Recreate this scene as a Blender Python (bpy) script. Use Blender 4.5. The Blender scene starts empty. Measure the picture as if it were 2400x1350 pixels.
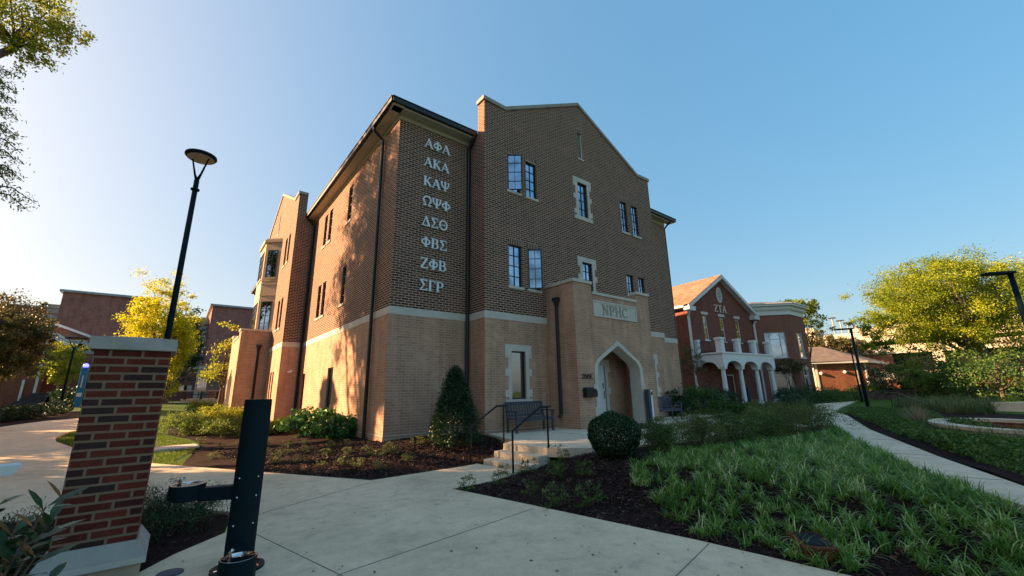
import bpy, math, random
import numpy as np
from mathutils import Vector, geometry
R = math.radians
scene = bpy.context.scene
COL = scene.collection
rng = np.random.default_rng(7)
random.seed(7)

# ------------------------------------------------------------------ camera
F_PX, YAW, PITCH, ROLL = 962.2833, 0.6744, 0.2464, -0.0186
CAM = np.array([-4.8497, -12.191, 1.2])
_fw = np.array([math.sin(YAW)*math.cos(PITCH), math.cos(YAW)*math.cos(PITCH), math.sin(PITCH)])
_r0 = np.array([math.cos(YAW), -math.sin(YAW), 0.]); _u0 = np.cross(_r0, _fw)
_R = math.cos(ROLL)*_r0 + math.sin(ROLL)*_u0
_U = -math.sin(ROLL)*_r0 + math.cos(ROLL)*_u0
cam_d = bpy.data.cameras.new('camera'); cam = bpy.data.objects.new('camera', cam_d); COL.objects.link(cam)
from mathutils import Matrix
m = Matrix.Identity(4)
for i in range(3):
    m[i][0], m[i][1], m[i][2], m[i][3] = _R[i], _U[i], -_fw[i], CAM[i]
cam.matrix_world = m
cam_d.sensor_width = 36; cam_d.lens = 36*F_PX/2400; cam_d.clip_start = .05; cam_d.clip_end = 3000
scene.camera = cam
scene.render.resolution_x, scene.render.resolution_y = 1024, 576

# ------------------------------------------------------------------ light
SUN_EL, SUN_ROT = 20.0, -50.0
w = bpy.data.worlds.new('World'); scene.world = w; w.use_nodes = True
nt = w.node_tree; sky = nt.nodes.new('ShaderNodeTexSky'); sky.sky_type = 'NISHITA'; sky.sun_disc = False
sky.sun_elevation = R(SUN_EL); sky.sun_rotation = R(SUN_ROT); sky.air_density = 1.0; sky.dust_density = 4.0; sky.ozone_density = 2.4
gm_ = nt.nodes.new('ShaderNodeGamma'); gm_.inputs[1].default_value = .32; hs = nt.nodes.new('ShaderNodeHueSaturation'); hs.inputs['Saturation'].default_value = 2.6; hs.inputs['Hue'].default_value = .492
nt.links.new(sky.outputs[0], gm_.inputs[0]); nt.links.new(gm_.outputs[0], hs.inputs['Color']); nt.links.new(hs.outputs[0], nt.nodes['Background'].inputs[0]); nt.nodes['Background'].inputs[1].default_value = .129
sd = bpy.data.lights.new('sun', 'SUN'); so = bpy.data.objects.new('sun', sd); COL.objects.link(so)
sd.energy = 4.2; sd.angle = R(.55); sd.color = (1, .62, .33)
sundir = Vector((math.sin(R(SUN_ROT))*math.cos(R(SUN_EL)), math.cos(R(SUN_ROT))*math.cos(R(SUN_EL)), math.sin(R(SUN_EL))))
so.rotation_euler = sundir.to_track_quat('Z', 'Y').to_euler(); so.location = sundir*60
scene.view_settings.view_transform = 'Standard'; scene.view_settings.look = 'None'
scene.view_settings.exposure = 2.12; scene.view_settings.gamma = 1
scene.cycles.max_bounces = 6; scene.cycles.transparent_max_bounces = 8

# ------------------------------------------------------------------ helpers: measuring the site
def ray(x, y): return _fw + _R*(x-1200)/F_PX - _U*(y-675)/F_PX
def onz(x, y, z): d = ray(x, y); return CAM + (z-CAM[2])/d[2]*d
def ony(x, y, Y): d = ray(x, y); return CAM + (Y-CAM[1])/d[1]*d
def height_for(px, py, x, y):
    d = ray(px, py); t = ((x-CAM[0])*d[0]+(y-CAM[1])*d[1])/(d[0]**2+d[1]**2); return CAM[2]+t*d[2]
def onx(x, y, X): d = ray(x, y); return CAM + (X-CAM[0])/d[0]*d

WALK = [(.16,-10.7),(.02,-9.41),(-.39,-7.03),(-.73,-5.21),(.28,-5.19),(1.19,-4.72),(1.07,-3.3),(.9,-3.37),(-1.55,-3.44),
        (-3.1,-.72),(-4.29,1.41),(-5.1,2.9),(-6.16,4.97),(-7.27,7.78),(-7.9,9.6),(-8.15,11.04),(-8.1,13.0),(-7.3,15.1),(-6.2,17.6),(-7.6,19.6),(-8.87,20.6),
        (-9.82,19.65),(-10.41,18.2),(-10.9,16.47),(-12.2,13.5),(-16,11),(-22,9.5),(-22,1),(-16,-1),(-10,-2.2),(-6.5,-2.6),(-4.6,-3.2),(-3.95,-4.3),
        (-4.12,-5.35),(-4.62,-5.85),(-4.9,-6.25),(-5.15,-7.5),(-6.2,-9),(-9,-11),(-14,-12),(-14,-18),(.6,-18),(.5,-13)]
def seg_d(px, py, poly):
    px = np.asarray(px, float); py = np.asarray(py, float); best = np.full(px.shape, 1e9); ins = np.zeros(px.shape, bool)
    n = len(poly)
    for i in range(n):
        x0, y0 = poly[i]; x1, y1 = poly[(i+1) % n]
        dx, dy = x1-x0, y1-y0
        t = np.clip(((px-x0)*dx+(py-y0)*dy)/(dx*dx+dy*dy), 0, 1)
        best = np.minimum(best, np.hypot(px-x0-t*dx, py-y0-t*dy))
        c = (y0 > py) != (y1 > py)
        with np.errstate(divide='ignore', invalid='ignore'):
            xi = (x1-x0)*(py-y0)/(y1-y0 if y1 != y0 else 1e-9)+x0
        ins ^= c & (px < xi)
    return np.where(ins, 0, best), ins
def lz(y): return -.51+1.25*np.clip((np.asarray(y, float)-3)/32, 0, 1)
def hz(x, y):
    x = np.asarray(x, float); y = np.asarray(y, float)
    d, _ = seg_d(x, y, WALK)
    L = lz(y)
    # left side follows the slow rise of the lawn, right side is the terrace level
    k = np.clip((x+3.5)/5.0, 0, 1); k = k*k*(3-2*k)
    left = np.maximum(L, -.4)
    far = np.clip((x-40)/25, 0, 1)*np.clip((y+4)/6, 0, 1)*.45
    T = left*(1-k)+(-.11)*k+far
    s = np.clip(d/2.2, 0, 1); s = s*s*(3-2*s)
    # planting bed around the brick pier stays low
    low = (x < -3.5) & (y < -2)
    s = np.where(low, s*.25, s)
    return L+(T-L)*s
def h1(x, y): return float(hz(np.array([x]), np.array([y]))[0])

def gpt(px, py):
    d = ray(px, py); t = np.concatenate([np.linspace(2, 30, 600), np.linspace(30, 140, 800)]); P = CAM+t[:, None]*d; k = np.argmax(P[:, 2] < hz(P[:, 0], P[:, 1])); return P[k, 0], P[k, 1]

# ------------------------------------------------------------------ helpers: materials
MATS = {}
def newmat(name):
    m = bpy.data.materials.new(name); m.use_nodes = True; MATS[name] = m
    return m, m.node_tree, m.node_tree.nodes['Principled BSDF']
def node(nt, t, **kw):
    n = nt.nodes.new(t)
    for k, v in kw.items():
        if k in n.inputs: n.inputs[k].default_value = v
        else: setattr(n, k, v)
    return n
def ramp(nt, fac, stops):
    r = nt.nodes.new('ShaderNodeValToRGB'); el = r.color_ramp.elements
    while len(el) < len(stops): el.new(.5)
    for e, (p, c) in zip(el, stops): e.position = p; e.color = (*c, 1)
    nt.links.new(fac, r.inputs[0]); return r.outputs[0]
def plain(name, col, rough=.6, var=.25, scale=3., metal=0., bump=0., bscale=60., spec=.25, coat=0.):
    m, nt, b = newmat(name); L = nt.links
    tc = node(nt, 'ShaderNodeNewGeometry')
    n = node(nt, 'ShaderNodeTexNoise', Scale=scale, Detail=6., Roughness=.65); L.new(tc.outputs['Position'], n.inputs['Vector'])
    c = np.array(col)
    L.new(ramp(nt, n.outputs['Fac'], [(.3, tuple(c*(1-var))), (.7, tuple(np.minimum(c*(1+var), 1)))]), b.inputs['Base Color'])
    b.inputs['Roughness'].default_value = rough; b.inputs['Metallic'].default_value = metal; b.inputs['Specular IOR Level'].default_value = spec
    b.inputs['Coat Weight'].default_value = coat
    if bump:
        n2 = node(nt, 'ShaderNodeTexNoise', Scale=bscale, Detail=4.); L.new(tc.outputs['Position'], n2.inputs['Vector'])
        bp = node(nt, 'ShaderNodeBump', Strength=bump, Distance=.01); L.new(n2.outputs['Fac'], bp.inputs['Height']); L.new(bp.outputs[0], b.inputs['Normal'])
    return m
def brick(name, c1, c2, mortar, bw=.24, bh=.08, ms=.011, rough=.85, bump=.6, dark=None, offset=.5, spec=.15):
    m, nt, b = newmat(name); L = nt.links
    uv = node(nt, 'ShaderNodeUVMap')
    bt = nt.nodes.new('ShaderNodeTexBrick'); bt.offset = offset
    for k, v in (('Scale', 1.), ('Brick Width', bw), ('Row Height', bh), ('Mortar Size', ms), ('Mortar Smooth', .15), ('Bias', 0.)): bt.inputs[k].default_value = v
    bt.inputs['Color1'].default_value = (0, 0, 0, 1); bt.inputs['Color2'].default_value = (1, 1, 1, 1); bt.inputs['Mortar'].default_value = (.5, .5, .5, 1)
    L.new(uv.outputs[0], bt.inputs['Vector'])
    st = [(0, c1), (1, c2)] if dark is None else [(0, dark), (.16, dark), (.2, c1), (1, c2)]
    bc = ramp(nt, bt.outputs['Color'], st)
    n = node(nt, 'ShaderNodeTexNoise', Scale=1.1, Detail=5.); L.new(uv.outputs[0], n.inputs['Vector'])
    n2 = node(nt, 'ShaderNodeTexNoise', Scale=38., Detail=3.); L.new(uv.outputs[0], n2.inputs['Vector'])
    v = ramp(nt, n.outputs['Fac'], [(.3, (.8,)*3), (.7, (1.15,)*3)]); v2 = ramp(nt, n2.outputs['Fac'], [(.3, (.82,)*3), (.7, (1.15,)*3)])
    m1 = node(nt, 'ShaderNodeMixRGB', blend_type='MULTIPLY'); m1.inputs[0].default_value = 1; L.new(bc, m1.inputs[1]); L.new(v, m1.inputs[2])
    m2 = node(nt, 'ShaderNodeMixRGB', blend_type='MULTIPLY'); m2.inputs[0].default_value = 1; L.new(m1.outputs[0], m2.inputs[1]); L.new(v2, m2.inputs[2])
    mp = node(nt, 'ShaderNodeMapping'); mp.inputs['Scale'].default_value = (2.6, .22, 1); L.new(uv.outputs[0], mp.inputs['Vector'])
    n3 = node(nt, 'ShaderNodeTexNoise', Scale=1.6, Detail=5.); L.new(mp.outputs[0], n3.inputs['Vector']); v3 = ramp(nt, n3.outputs['Fac'], [(.32, (.74, .73, .72)), (.5, (1.,)*3), (.7, (1.12,)*3)])
    m3_ = node(nt, 'ShaderNodeMixRGB', blend_type='MULTIPLY'); m3_.inputs[0].default_value = 1; L.new(m2.outputs[0], m3_.inputs[1]); L.new(v3, m3_.inputs[2]); m2 = m3_
    mm = node(nt, 'ShaderNodeMixRGB'); L.new(bt.outputs['Fac'], mm.inputs[0]); L.new(m2.outputs[0], mm.inputs[1]); mm.inputs[2].default_value = (*mortar, 1)
    L.new(mm.outputs[0], b.inputs['Base Color']); b.inputs['Roughness'].default_value = rough; b.inputs['Specular IOR Level'].default_value = spec
    inv = node(nt, 'ShaderNodeMath', operation='SUBTRACT'); inv.inputs[0].default_value = 1; L.new(bt.outputs['Fac'], inv.inputs[1])
    bp = node(nt, 'ShaderNodeBump', Strength=bump, Distance=.008); L.new(inv.outputs[0], bp.inputs['Height']); L.new(bp.outputs[0], b.inputs['Normal'])
    return m
def leafmat(name, dark, light, yellow=None, trans=.35, rough=.5):
    m, nt, b = newmat(name); L = nt.links
    at = node(nt, 'ShaderNodeAttribute', attribute_name='rnd')
    st = [(0, dark), (.75, light)] + ([(1, yellow)] if yellow else [])
    c = ramp(nt, at.outputs['Fac'], st)
    L.new(c, b.inputs['Base Color']); b.inputs['Roughness'].default_value = rough; b.inputs['Specular IOR Level'].default_value = .35
    tr = nt.nodes.new('ShaderNodeBsdfTranslucent'); L.new(c, tr.inputs[0])
    mx = nt.nodes.new('ShaderNodeMixShader'); mx.inputs[0].default_value = trans
    L.new(b.outputs[0], mx.inputs[1]); L.new(tr.outputs[0], mx.inputs[2]); L.new(mx.outputs[0], nt.nodes['Material Output'].inputs[0])
    return m
def glass(name, col=(.02, .035, .05), metal=.0, rough=.03, spec=1.0, coat=1.0):
    m, nt, b = newmat(name)
    b.inputs['Base Color'].default_value = (*col, 1); b.inputs['Roughness'].default_value = rough; b.inputs['Metallic'].default_value = metal
    b.inputs['Specular IOR Level'].default_value = spec; b.inputs['Coat Weight'].default_value = coat; b.inputs['IOR'].default_value = 1.8
    b.inputs['Coat IOR'].default_value = 1.9; b.inputs['Coat Roughness'].default_value = .01
    n = node(nt, 'ShaderNodeTexNoise', Scale=2.2); g = node(nt, 'ShaderNodeNewGeometry'); nt.links.new(g.outputs['Position'], n.inputs['Vector'])
    bp = node(nt, 'ShaderNodeBump', Strength=.05, Distance=.02); nt.links.new(n.outputs['Fac'], bp.inputs['Height']); nt.links.new(bp.outputs[0], b.inputs['Normal']); nt.links.new(bp.outputs[0], b.inputs['Coat Normal'])
    return m

brick('dark_brick', (.055, .021, .017), (.18, .066, .048), (.52, .37, .26), bh=.082, bw=.246, ms=.0125, rough=.85, spec=.15)
brick('soldier_brick', (.06, .025, .02), (.16, .065, .05), (.60, .45, .35), bh=.32, bw=.082, ms=.0125, offset=0.)
brick('tan_brick', (.45, .245, .155), (.54, .31, .20), (.57, .38, .27), bh=.082, bw=.246, ms=.008, bump=.3, rough=.85, spec=.15)
brick('red_brick', (.15, .036, .022), (.27, .066, .040), (.24, .15, .12), bh=.075, bw=.22, ms=.010)
brick('flemish_brick', (.13, .034, .022), (.29, .076, .045), (.30, .19, .15), bh=.085, bw=.19, ms=.014)
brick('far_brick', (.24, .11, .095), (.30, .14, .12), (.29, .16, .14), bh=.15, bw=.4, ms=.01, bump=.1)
brick('orange_brick', (.22, .075, .045), (.33, .12, .07), (.30, .17, .11), bh=.08, bw=.25, ms=.01)
brick('pier_brick', (.11, .022, .015), (.19, .040, .024), (.26, .155, .095), bh=.0815, bw=.25, ms=.013, dark=(.06, .030, .024), bump=1.0)
brick('shingle', (.26, .15, .085), (.42, .26, .16), (.14, .09, .06), bh=.14, bw=.3, ms=.012, bump=.5)
brick('brown_shingle', (.20, .15, .12), (.26, .20, .16), (.12, .09, .075), bh=.14, bw=.3, ms=.01, bump=.4)
brick('field_stone', (.10, .075, .06), (.26, .20, .16), (.08, .06, .05), bh=.14, bw=.36, ms=.02)
plain('limestone', (.63, .55, .46), .8, .10, 2.5, bump=.15)
plain('coping_stone', (.34, .30, .26), .85, .12, 2.5)
plain('gold_stone', (.52, .38, .26), .8, .10, 2.5, bump=.15)
plain('cream_trim', (.52, .46, .37), .6, .05)
plain('white_trim', (.66, .65, .63), .5, .05)
plain('dark_metal', (.014, .015, .018), .45, .2, metal=0., spec=.5)
plain('black_metal', (.012, .012, .014), .4, .1)
plain('teal_metal', (.002, .012, .017), .6, .15, 8., spec=.15, coat=.0)
plain('chrome', (.6, .6, .6), .12, .05, metal=1.)
plain('slate_roof', (.05, .05, .06), .8, .2)
plain('bench_grey', (.07, .075, .095), .6, .2, 12.)
plain('white_paint', (.76, .76, .75), .45, .04)
plain('letter_metal', (.84, .84, .86), .5, .05)
plain('stone_letter', (.36, .32, .27), .8, .05)
plain('white_letter', (.62, .5, .42), .6, .05)
plain('bark', (.12, .085, .06), .9, .4, 9., bump=.8, bscale=25.)
plain('pale_bark', (.30, .24, .18), .9, .35, 6., bump=.6, bscale=25.)
plain('mat_black', (.012, .014, .02), .9, .2, 40.)
plain('rust', (.14, .035, .018), .8, .4, 14., bump=.5)
plain('blue_paint', (.02, .19, .5), .4, .05)
plain('garage_concrete', (.62, .53, .42), .85, .08, .4)
plain('maroon_paint', (.10, .02, .025), .5, .1)
plain('joint_grey', (.16, .14, .12), .9, .3, 8.)
plain('pier_stone', (.44, .38, .32), .85, .14, 4., bump=.2)
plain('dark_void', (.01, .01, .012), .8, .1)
plain('beige_siding', (.40, .36, .30), .8, .1)
plain('white_cloth', (.7, .7, .68), .8, .05)
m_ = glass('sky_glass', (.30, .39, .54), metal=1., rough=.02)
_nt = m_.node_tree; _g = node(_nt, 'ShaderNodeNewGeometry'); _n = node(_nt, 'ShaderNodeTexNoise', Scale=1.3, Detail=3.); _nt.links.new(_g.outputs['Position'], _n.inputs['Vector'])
_nt.links.new(ramp(_nt, _n.outputs['Fac'], [(.38, (.12, .17, .25)), (.5, (.28, .37, .51)), (.65, (.38, .47, .62))]), _nt.nodes['Principled BSDF'].inputs['Base Color'])  # patchy blue in the pane colour stands in for uneven reflections
glass('dark_glass', (.03, .04, .045), metal=.3)
glass('dim_glass', (.015, .018, .02), metal=.0)
plain('pale_glass', (.25, .30, .34), .25, .25, 1.5)
leafmat('leaf_yellow', (.32, .34, .015), (.66, .60, .02), (.85, .74, .03), trans=.55)
leafmat('leaf_big', (.13, .21, .014), (.34, .40, .025), (.50, .52, .035), trans=.5)
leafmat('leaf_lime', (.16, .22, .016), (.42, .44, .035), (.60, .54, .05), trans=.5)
leafmat('leaf_green', (.03, .08, .014), (.11, .20, .035), (.20, .27, .05), trans=.35)
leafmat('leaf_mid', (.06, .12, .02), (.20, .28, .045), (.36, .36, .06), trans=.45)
leafmat('leaf_dark', (.012, .034, .014), (.035, .085, .028), (.07, .13, .045), trans=.2, rough=.35)
leafmat('leaf_glossy', (.03, .10, .025), (.09, .22, .045), (.16, .30, .07), trans=.25, rough=.3)
leafmat('leaf_rust', (.05, .05, .016), (.14, .14, .04), (.27, .15, .05), trans=.35)
leafmat('leaf_olive', (.06, .09, .02), (.17, .20, .055), (.30, .26, .10), trans=.3)
leafmat('leaf_shrub', (.04, .08, .02), (.13, .20, .045), (.28, .28, .07), trans=.3)
leafmat('leaf_tan', (.12, .085, .04), (.30, .22, .11), (.42, .32, .18), trans=.3)
leafmat('blade', (.05, .14, .02), (.24, .42, .05), (.86, .84, .46), trans=.4, rough=.35)
leafmat('grass_blade', (.06, .11, .015), (.16, .24, .03), (.26, .32, .05), trans=.4)
leafmat('chips', (.018, .010, .009), (.06, .028, .020), (.22, .13, .085), trans=0., rough=.9)
m, nt_, b_ = newmat('lamp_blue'); b_.inputs['Base Color'].default_value = (.02, .02, .5, 1); b_.inputs['Emission Color'].default_value = (.05, .05, 1, 1); b_.inputs['Emission Strength'].default_value = 3.

def concrete(name, col, seed=0.):
    m, nt, b = newmat(name); L = nt.links
    g = node(nt, 'ShaderNodeNewGeometry'); P = g.outputs['Position']
    a = node(nt, 'ShaderNodeTexNoise', Scale=.55, Detail=8., Roughness=.7); c = node(nt, 'ShaderNodeTexNoise', Scale=220., Detail=2.)
    d = node(nt, 'ShaderNodeTexNoise', Scale=5., Detail=8., Roughness=.7)
    for n in (a, c, d): L.new(P, n.inputs['Vector'])
    k = np.array(col)
    base = ramp(nt, a.outputs['Fac'], [(.3, tuple(k*.70)), (.42, tuple(k*.9)), (.55, tuple(k)), (.7, tuple(k*1.10))])
    s1 = ramp(nt, c.outputs['Fac'], [(.32, (.72,)*3), (.5, (1,)*3), (.7, (1.15,)*3)]); s2 = ramp(nt, d.outputs['Fac'], [(.28, (.70, .72, .74)), (.45, (.94,)*3), (.66, (1.06,)*3)])
    vo = node(nt, 'ShaderNodeTexVoronoi', Scale=2.3); L.new(P, vo.inputs['Vector']); sp_ = ramp(nt, vo.outputs['Distance'], [(.0, (.72, .70, .67)), (.045, (.80, .79, .77)), (.07, (1, 1, 1))])
    m0 = node(nt, 'ShaderNodeMixRGB', blend_type='MULTIPLY'); m0.inputs[0].default_value = .35; L.new(base, m0.inputs[1]); L.new(sp_, m0.inputs[2]); base = m0.outputs[0]
    m1 = node(nt, 'ShaderNodeMixRGB', blend_type='MULTIPLY'); m1.inputs[0].default_value = 1; L.new(base, m1.inputs[1]); L.new(s1, m1.inputs[2])
    m2 = node(nt, 'ShaderNodeMixRGB', blend_type='MULTIPLY'); m2.inputs[0].default_value = 1; L.new(m1.outputs[0], m2.inputs[1]); L.new(s2, m2.inputs[2])
    L.new(m2.outputs[0], b.inputs['Base Color']); b.inputs['Roughness'].default_value = .9; b.inputs['Specular IOR Level'].default_value = .12
    bp = node(nt, 'ShaderNodeBump', Strength=.3, Distance=.004); L.new(c.outputs['Fac'], bp.inputs['Height']); L.new(bp.outputs[0], b.inputs['Normal'])
    return m
concrete('concrete', (.77, .60, .41)); concrete('concrete_pale', (.77, .62, .45))
def soil(name, stops, sc=60., bump=1.):
    m, nt, b = newmat(name); L = nt.links
    g = node(nt, 'ShaderNodeNewGeometry'); n = node(nt, 'ShaderNodeTexNoise', Scale=sc, Detail=8., Roughness=.75); L.new(g.outputs['Position'], n.inputs['Vector'])
    n2 = node(nt, 'ShaderNodeTexNoise', Scale=1.2, Detail=4.); L.new(g.outputs['Position'], n2.inputs['Vector'])
    c = ramp(nt, n.outputs['Fac'], stops); v = ramp(nt, n2.outputs['Fac'], [(.3, (.75,)*3), (.7, (1.2,)*3)])
    mx = node(nt, 'ShaderNodeMixRGB', blend_type='MULTIPLY'); mx.inputs[0].default_value = 1; L.new(c, mx.inputs[1]); L.new(v, mx.inputs[2])
    L.new(mx.outputs[0], b.inputs['Base Color']); b.inputs['Roughness'].default_value = .95; b.inputs['Specular IOR Level'].default_value = .1
    bp = node(nt, 'ShaderNodeBump', Strength=bump, Distance=.03); L.new(n.outputs['Fac'], bp.inputs['Height']); L.new(bp.outputs[0], b.inputs['Normal'])
soil('mulch', [(.3, (.008, .005, .005)), (.52, (.030, .015, .013)), (.75, (.09, .045, .032))], 26.)
soil('lawn', [(.3, (.028, .06, .008)), (.55, (.07, .125, .016)), (.75, (.13, .19, .03))], 30., .6)

# ------------------------------------------------------------------ helpers: objects
def tag(o, label=None, cat=None, group=None, kind=None):
    if label: o['label'] = label
    if cat: o['category'] = cat
    if group: o['group'] = group
    if kind: o['kind'] = kind
    return o
def empty(name, loc=(0, 0, 0), rz=0., label=None, cat=None, group=None):
    o = bpy.data.objects.new(name, None); COL.objects.link(o); o.location = loc; o.rotation_euler = (0, 0, rz); o.empty_display_size = .2
    return tag(o, label, cat, group)
def copy_tree(o, parent=None):
    c = o.copy(); COL.objects.link(c); c.parent = parent
    for ch in [x for x in o.children]: copy_tree(ch, c)
    return c
class MB:
    def __init__(s, O=(0, 0, 0), th=0.):
        s.v = []; s.f = []; s.O = O; s.c, s.s = math.cos(th), math.sin(th)
    def T(s, p):
        x, y, z = p; return (s.O[0]+s.c*x-s.s*y, s.O[1]+s.s*x+s.c*y, s.O[2]+z)
    def add(s, pts, faces):
        k = len(s.v); s.v += [s.T(p) for p in pts]; s.f += [tuple(i+k for i in f) for f in faces]
        return s
    def box(s, x0, x1, y0, y1, z0, z1):
        return s.add([(x0,y0,z0),(x1,y0,z0),(x1,y1,z0),(x0,y1,z0),(x0,y0,z1),(x1,y0,z1),(x1,y1,z1),(x0,y1,z1)],
                     [(0,3,2,1),(4,5,6,7),(0,1,5,4),(1,2,6,5),(2,3,7,6),(3,0,4,7)])
    def beam(s, a, b, wd, ht, up=(0, 0, 1)):
        a = Vector(a); b = Vector(b); d = (b-a).normalized(); u = Vector(up)
        if abs(d.dot(u)) > .98: u = Vector((1, 0, 0))
        r = d.cross(u).normalized()*wd/2; u = r.cross(d).normalized()*ht/2
        pts = [tuple(p+i*r+j*u) for p in (a, b) for i, j in ((-1,-1),(1,-1),(1,1),(-1,1))]
        return s.add(pts, [(0,1,2,3),(7,6,5,4),(0,4,5,1),(1,5,6,2),(2,6,7,3),(3,7,4,0)])
    def prism(s, poly, z0, z1):
        n = len(poly); return s.add([(x, y, z0) for x, y in poly]+[(x, y, z1) for x, y in poly],
            [tuple(range(n-1, -1, -1)), tuple(range(n, 2*n))]+[(i, (i+1) % n, n+(i+1) % n, n+i) for i in range(n)])
    def vprism(s, poly, y0, y1):    # polygon in x,z extruded along y
        n = len(poly); return s.add([(x, y0, z) for x, z in poly]+[(x, y1, z) for x, z in poly],
            [tuple(range(n)), tuple(range(2*n-1, n-1, -1))]+[((i+1) % n, i, n+i, n+(i+1) % n) for i in range(n)])
    def plate(s, outline, holes, y, th):   # wall in the x,z plane facing -y, thickness th behind it
        loops = [outline]+list(holes); flat = [p for l in loops for p in l]
        tris = geometry.tessellate_polygon([[Vector((p[0], p[1], 0)) for p in l] for l in loops])
        n = len(flat); fs = []
        for t in tris:
            a, b, c = [flat[i] for i in t]
            ar = (b[0]-a[0])*(c[1]-a[1])-(c[0]-a[0])*(b[1]-a[1])
            t = tuple(t) if ar > 0 else tuple(reversed(t))
            fs.append(t); fs.append(tuple(i+n for i in reversed(t)))
        k = 0
        for li, l in enumerate(loops):
            A = sum(l[i][0]*l[(i+1) % len(l)][1]-l[(i+1) % len(l)][0]*l[i][1] for i in range(len(l)))
            for i in range(len(l)):
                a, b = k+i, k+(i+1) % len(l)
                if (A > 0) == (li == 0): fs.append((b, a, a+n, b+n))
                else: fs.append((a, b, b+n, a+n))
            k += len(l)
        return s.add([(x, y, z) for x, z in flat]+[(x, y+th, z) for x, z in flat], fs)
    def tube(s, pts, r, n=10, cap=True):
        pts = [Vector(p) for p in pts]; rs = [float(q) for q in (r if isinstance(r, (list, tuple)) else [r]*len(pts))]
        V = []; u = None
        for i, p in enumerate(pts):
            d = (pts[min(i+1, len(pts)-1)]-pts[max(i-1, 0)]).normalized()
            if u is None: u = d.orthogonal().normalized()
            else: u = (u-d*u.dot(d)).normalized()
            w_ = d.cross(u)
            V += [tuple(p+rs[i]*(math.cos(2*math.pi*k/n)*u+math.sin(2*math.pi*k/n)*w_)) for k in range(n)]
        Fc = [(i*n+k, i*n+(k+1) % n, (i+1)*n+(k+1) % n, (i+1)*n+k) for i in range(len(pts)-1) for k in range(n)]
        if cap: Fc += [tuple(range(n-1, -1, -1)), tuple(range(len(V)-n, len(V)))]
        return s.add(V, Fc)
    def lathe(s, cx, cy, prof, n=24, sx=1., sy=1.):
        V = [(cx+r*sx*math.cos(2*math.pi*k/n), cy+r*sy*math.sin(2*math.pi*k/n), z) for r, z in prof for k in range(n)]
        Fc = [(i*n+k, i*n+(k+1) % n, (i+1)*n+(k+1) % n, (i+1)*n+k) for i in range(len(prof)-1) for k in range(n)]
        Fc += [tuple(range(n-1, -1, -1)), tuple(range(len(V)-n, len(V)))]
        return s.add(V, Fc)
    def build(s, name, mat, parent=None, smooth=False, bevel=0.):
        me = bpy.data.meshes.new(name); me.from_pydata(s.v, [], s.f); me.update()
        me.materials.append(MATS[mat]); autouv(me)
        if smooth: me.polygons.foreach_set('use_smooth', [True]*len(me.polygons))
        o = bpy.data.objects.new(name, me); COL.objects.link(o)
        if parent: o.parent = parent
        if bevel:
            b = o.modifiers.new('bevel', 'BEVEL'); b.width = bevel; b.segments = 2; b.limit_method = 'ANGLE'
        return o
def autouv(me):
    n = len(me.loops); uvl = me.uv_layers.new(name='UVMap')
    co = np.empty(len(me.vertices)*3); me.vertices.foreach_get('co', co); co = co.reshape(-1, 3)
    li = np.empty(n, int); me.loops.foreach_get('vertex_index', li)
    pn = np.empty(len(me.polygons)*3); me.polygons.foreach_get('normal', pn); pn = pn.reshape(-1, 3)
    tot = np.empty(len(me.polygons), int); me.polygons.foreach_get('loop_total', tot)
    N = np.repeat(pn, tot, axis=0); P = co[li]
    h = np.hypot(N[:, 0], N[:, 1]); hh = np.maximum(h, 1e-6)
    tx, ty = -N[:, 1]/hh, N[:, 0]/hh
    U = P[:, 0]*tx+P[:, 1]*ty
    V = np.where(h > .95, P[:, 2], P[:, 2]/np.maximum(h, .2))
    flat = h < .15
    U = np.where(flat, P[:, 0], U); V = np.where(flat, P[:, 1], V)
    uvl.data.foreach_set('uv', np.stack([U, V], 1).ravel())
def fastmesh(name, V, F, mat, rnd=None, parent=None, smooth=False):
    """V (n,3), F (m,k) numpy -> object, with a random number per face"""
    me = bpy.data.meshes.new(name); k = F.shape[1]
    me.vertices.add(len(V)); me.vertices.foreach_set('co', np.asarray(V, np.float32).ravel())
    me.loops.add(F.size); me.loops.foreach_set('vertex_index', F.ravel().astype(np.int32))
    me.polygons.add(len(F)); me.polygons.foreach_set('loop_start', np.arange(0, F.size, k, dtype=np.int32))
    me.polygons.foreach_set('loop_total', np.full(len(F), k, dtype=np.int32))
    if rnd is not None:
        a = me.attributes.new('rnd', 'FLOAT', 'FACE'); a.data.foreach_set('value', np.asarray(rnd, np.float32))
    me.update(calc_edges=True)
    if smooth: me.polygons.foreach_set('use_smooth', [True]*len(me.polygons))
    me.materials.append(MATS[mat])
    o = bpy.data.objects.new(name, me); COL.objects.link(o)
    if parent: o.parent = parent
    return o
def leafcloud(name, P, size, mat, parent=None, aspect=.55, up=None, rnd=None, droop=0.):
    """P (n,3) leaf centres; each leaf a diamond-shaped quad folded a little"""
    n = len(P); d = rng.normal(size=(n, 3))
    if up is not None: d = d*(1-up)+np.array([0, 0, 1.])*up
    if droop: d[:, 2] -= droop
    d /= np.linalg.norm(d, axis=1)[:, None]
    q = rng.normal(size=(n, 3)); s_ = np.cross(d, q); s_ /= np.linalg.norm(s_, axis=1)[:, None]
    nn = np.cross(d, s_)
    L = (size*rng.uniform(.6, 1.3, n))[:, None]; W = L*aspect
    V = np.stack([P-d*L*.5, P+s_*W*.5+nn*L*.08-d*L*.05, P+d*L*.5, P-s_*W*.5+nn*L*.08-d*L*.05], 1).reshape(-1, 3)
    F = np.arange(4*n).reshape(n, 4)
    if rnd is None: rnd = rng.uniform(0, 1, n)
    return fastmesh(name, V, F, mat, rnd, parent)
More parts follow.
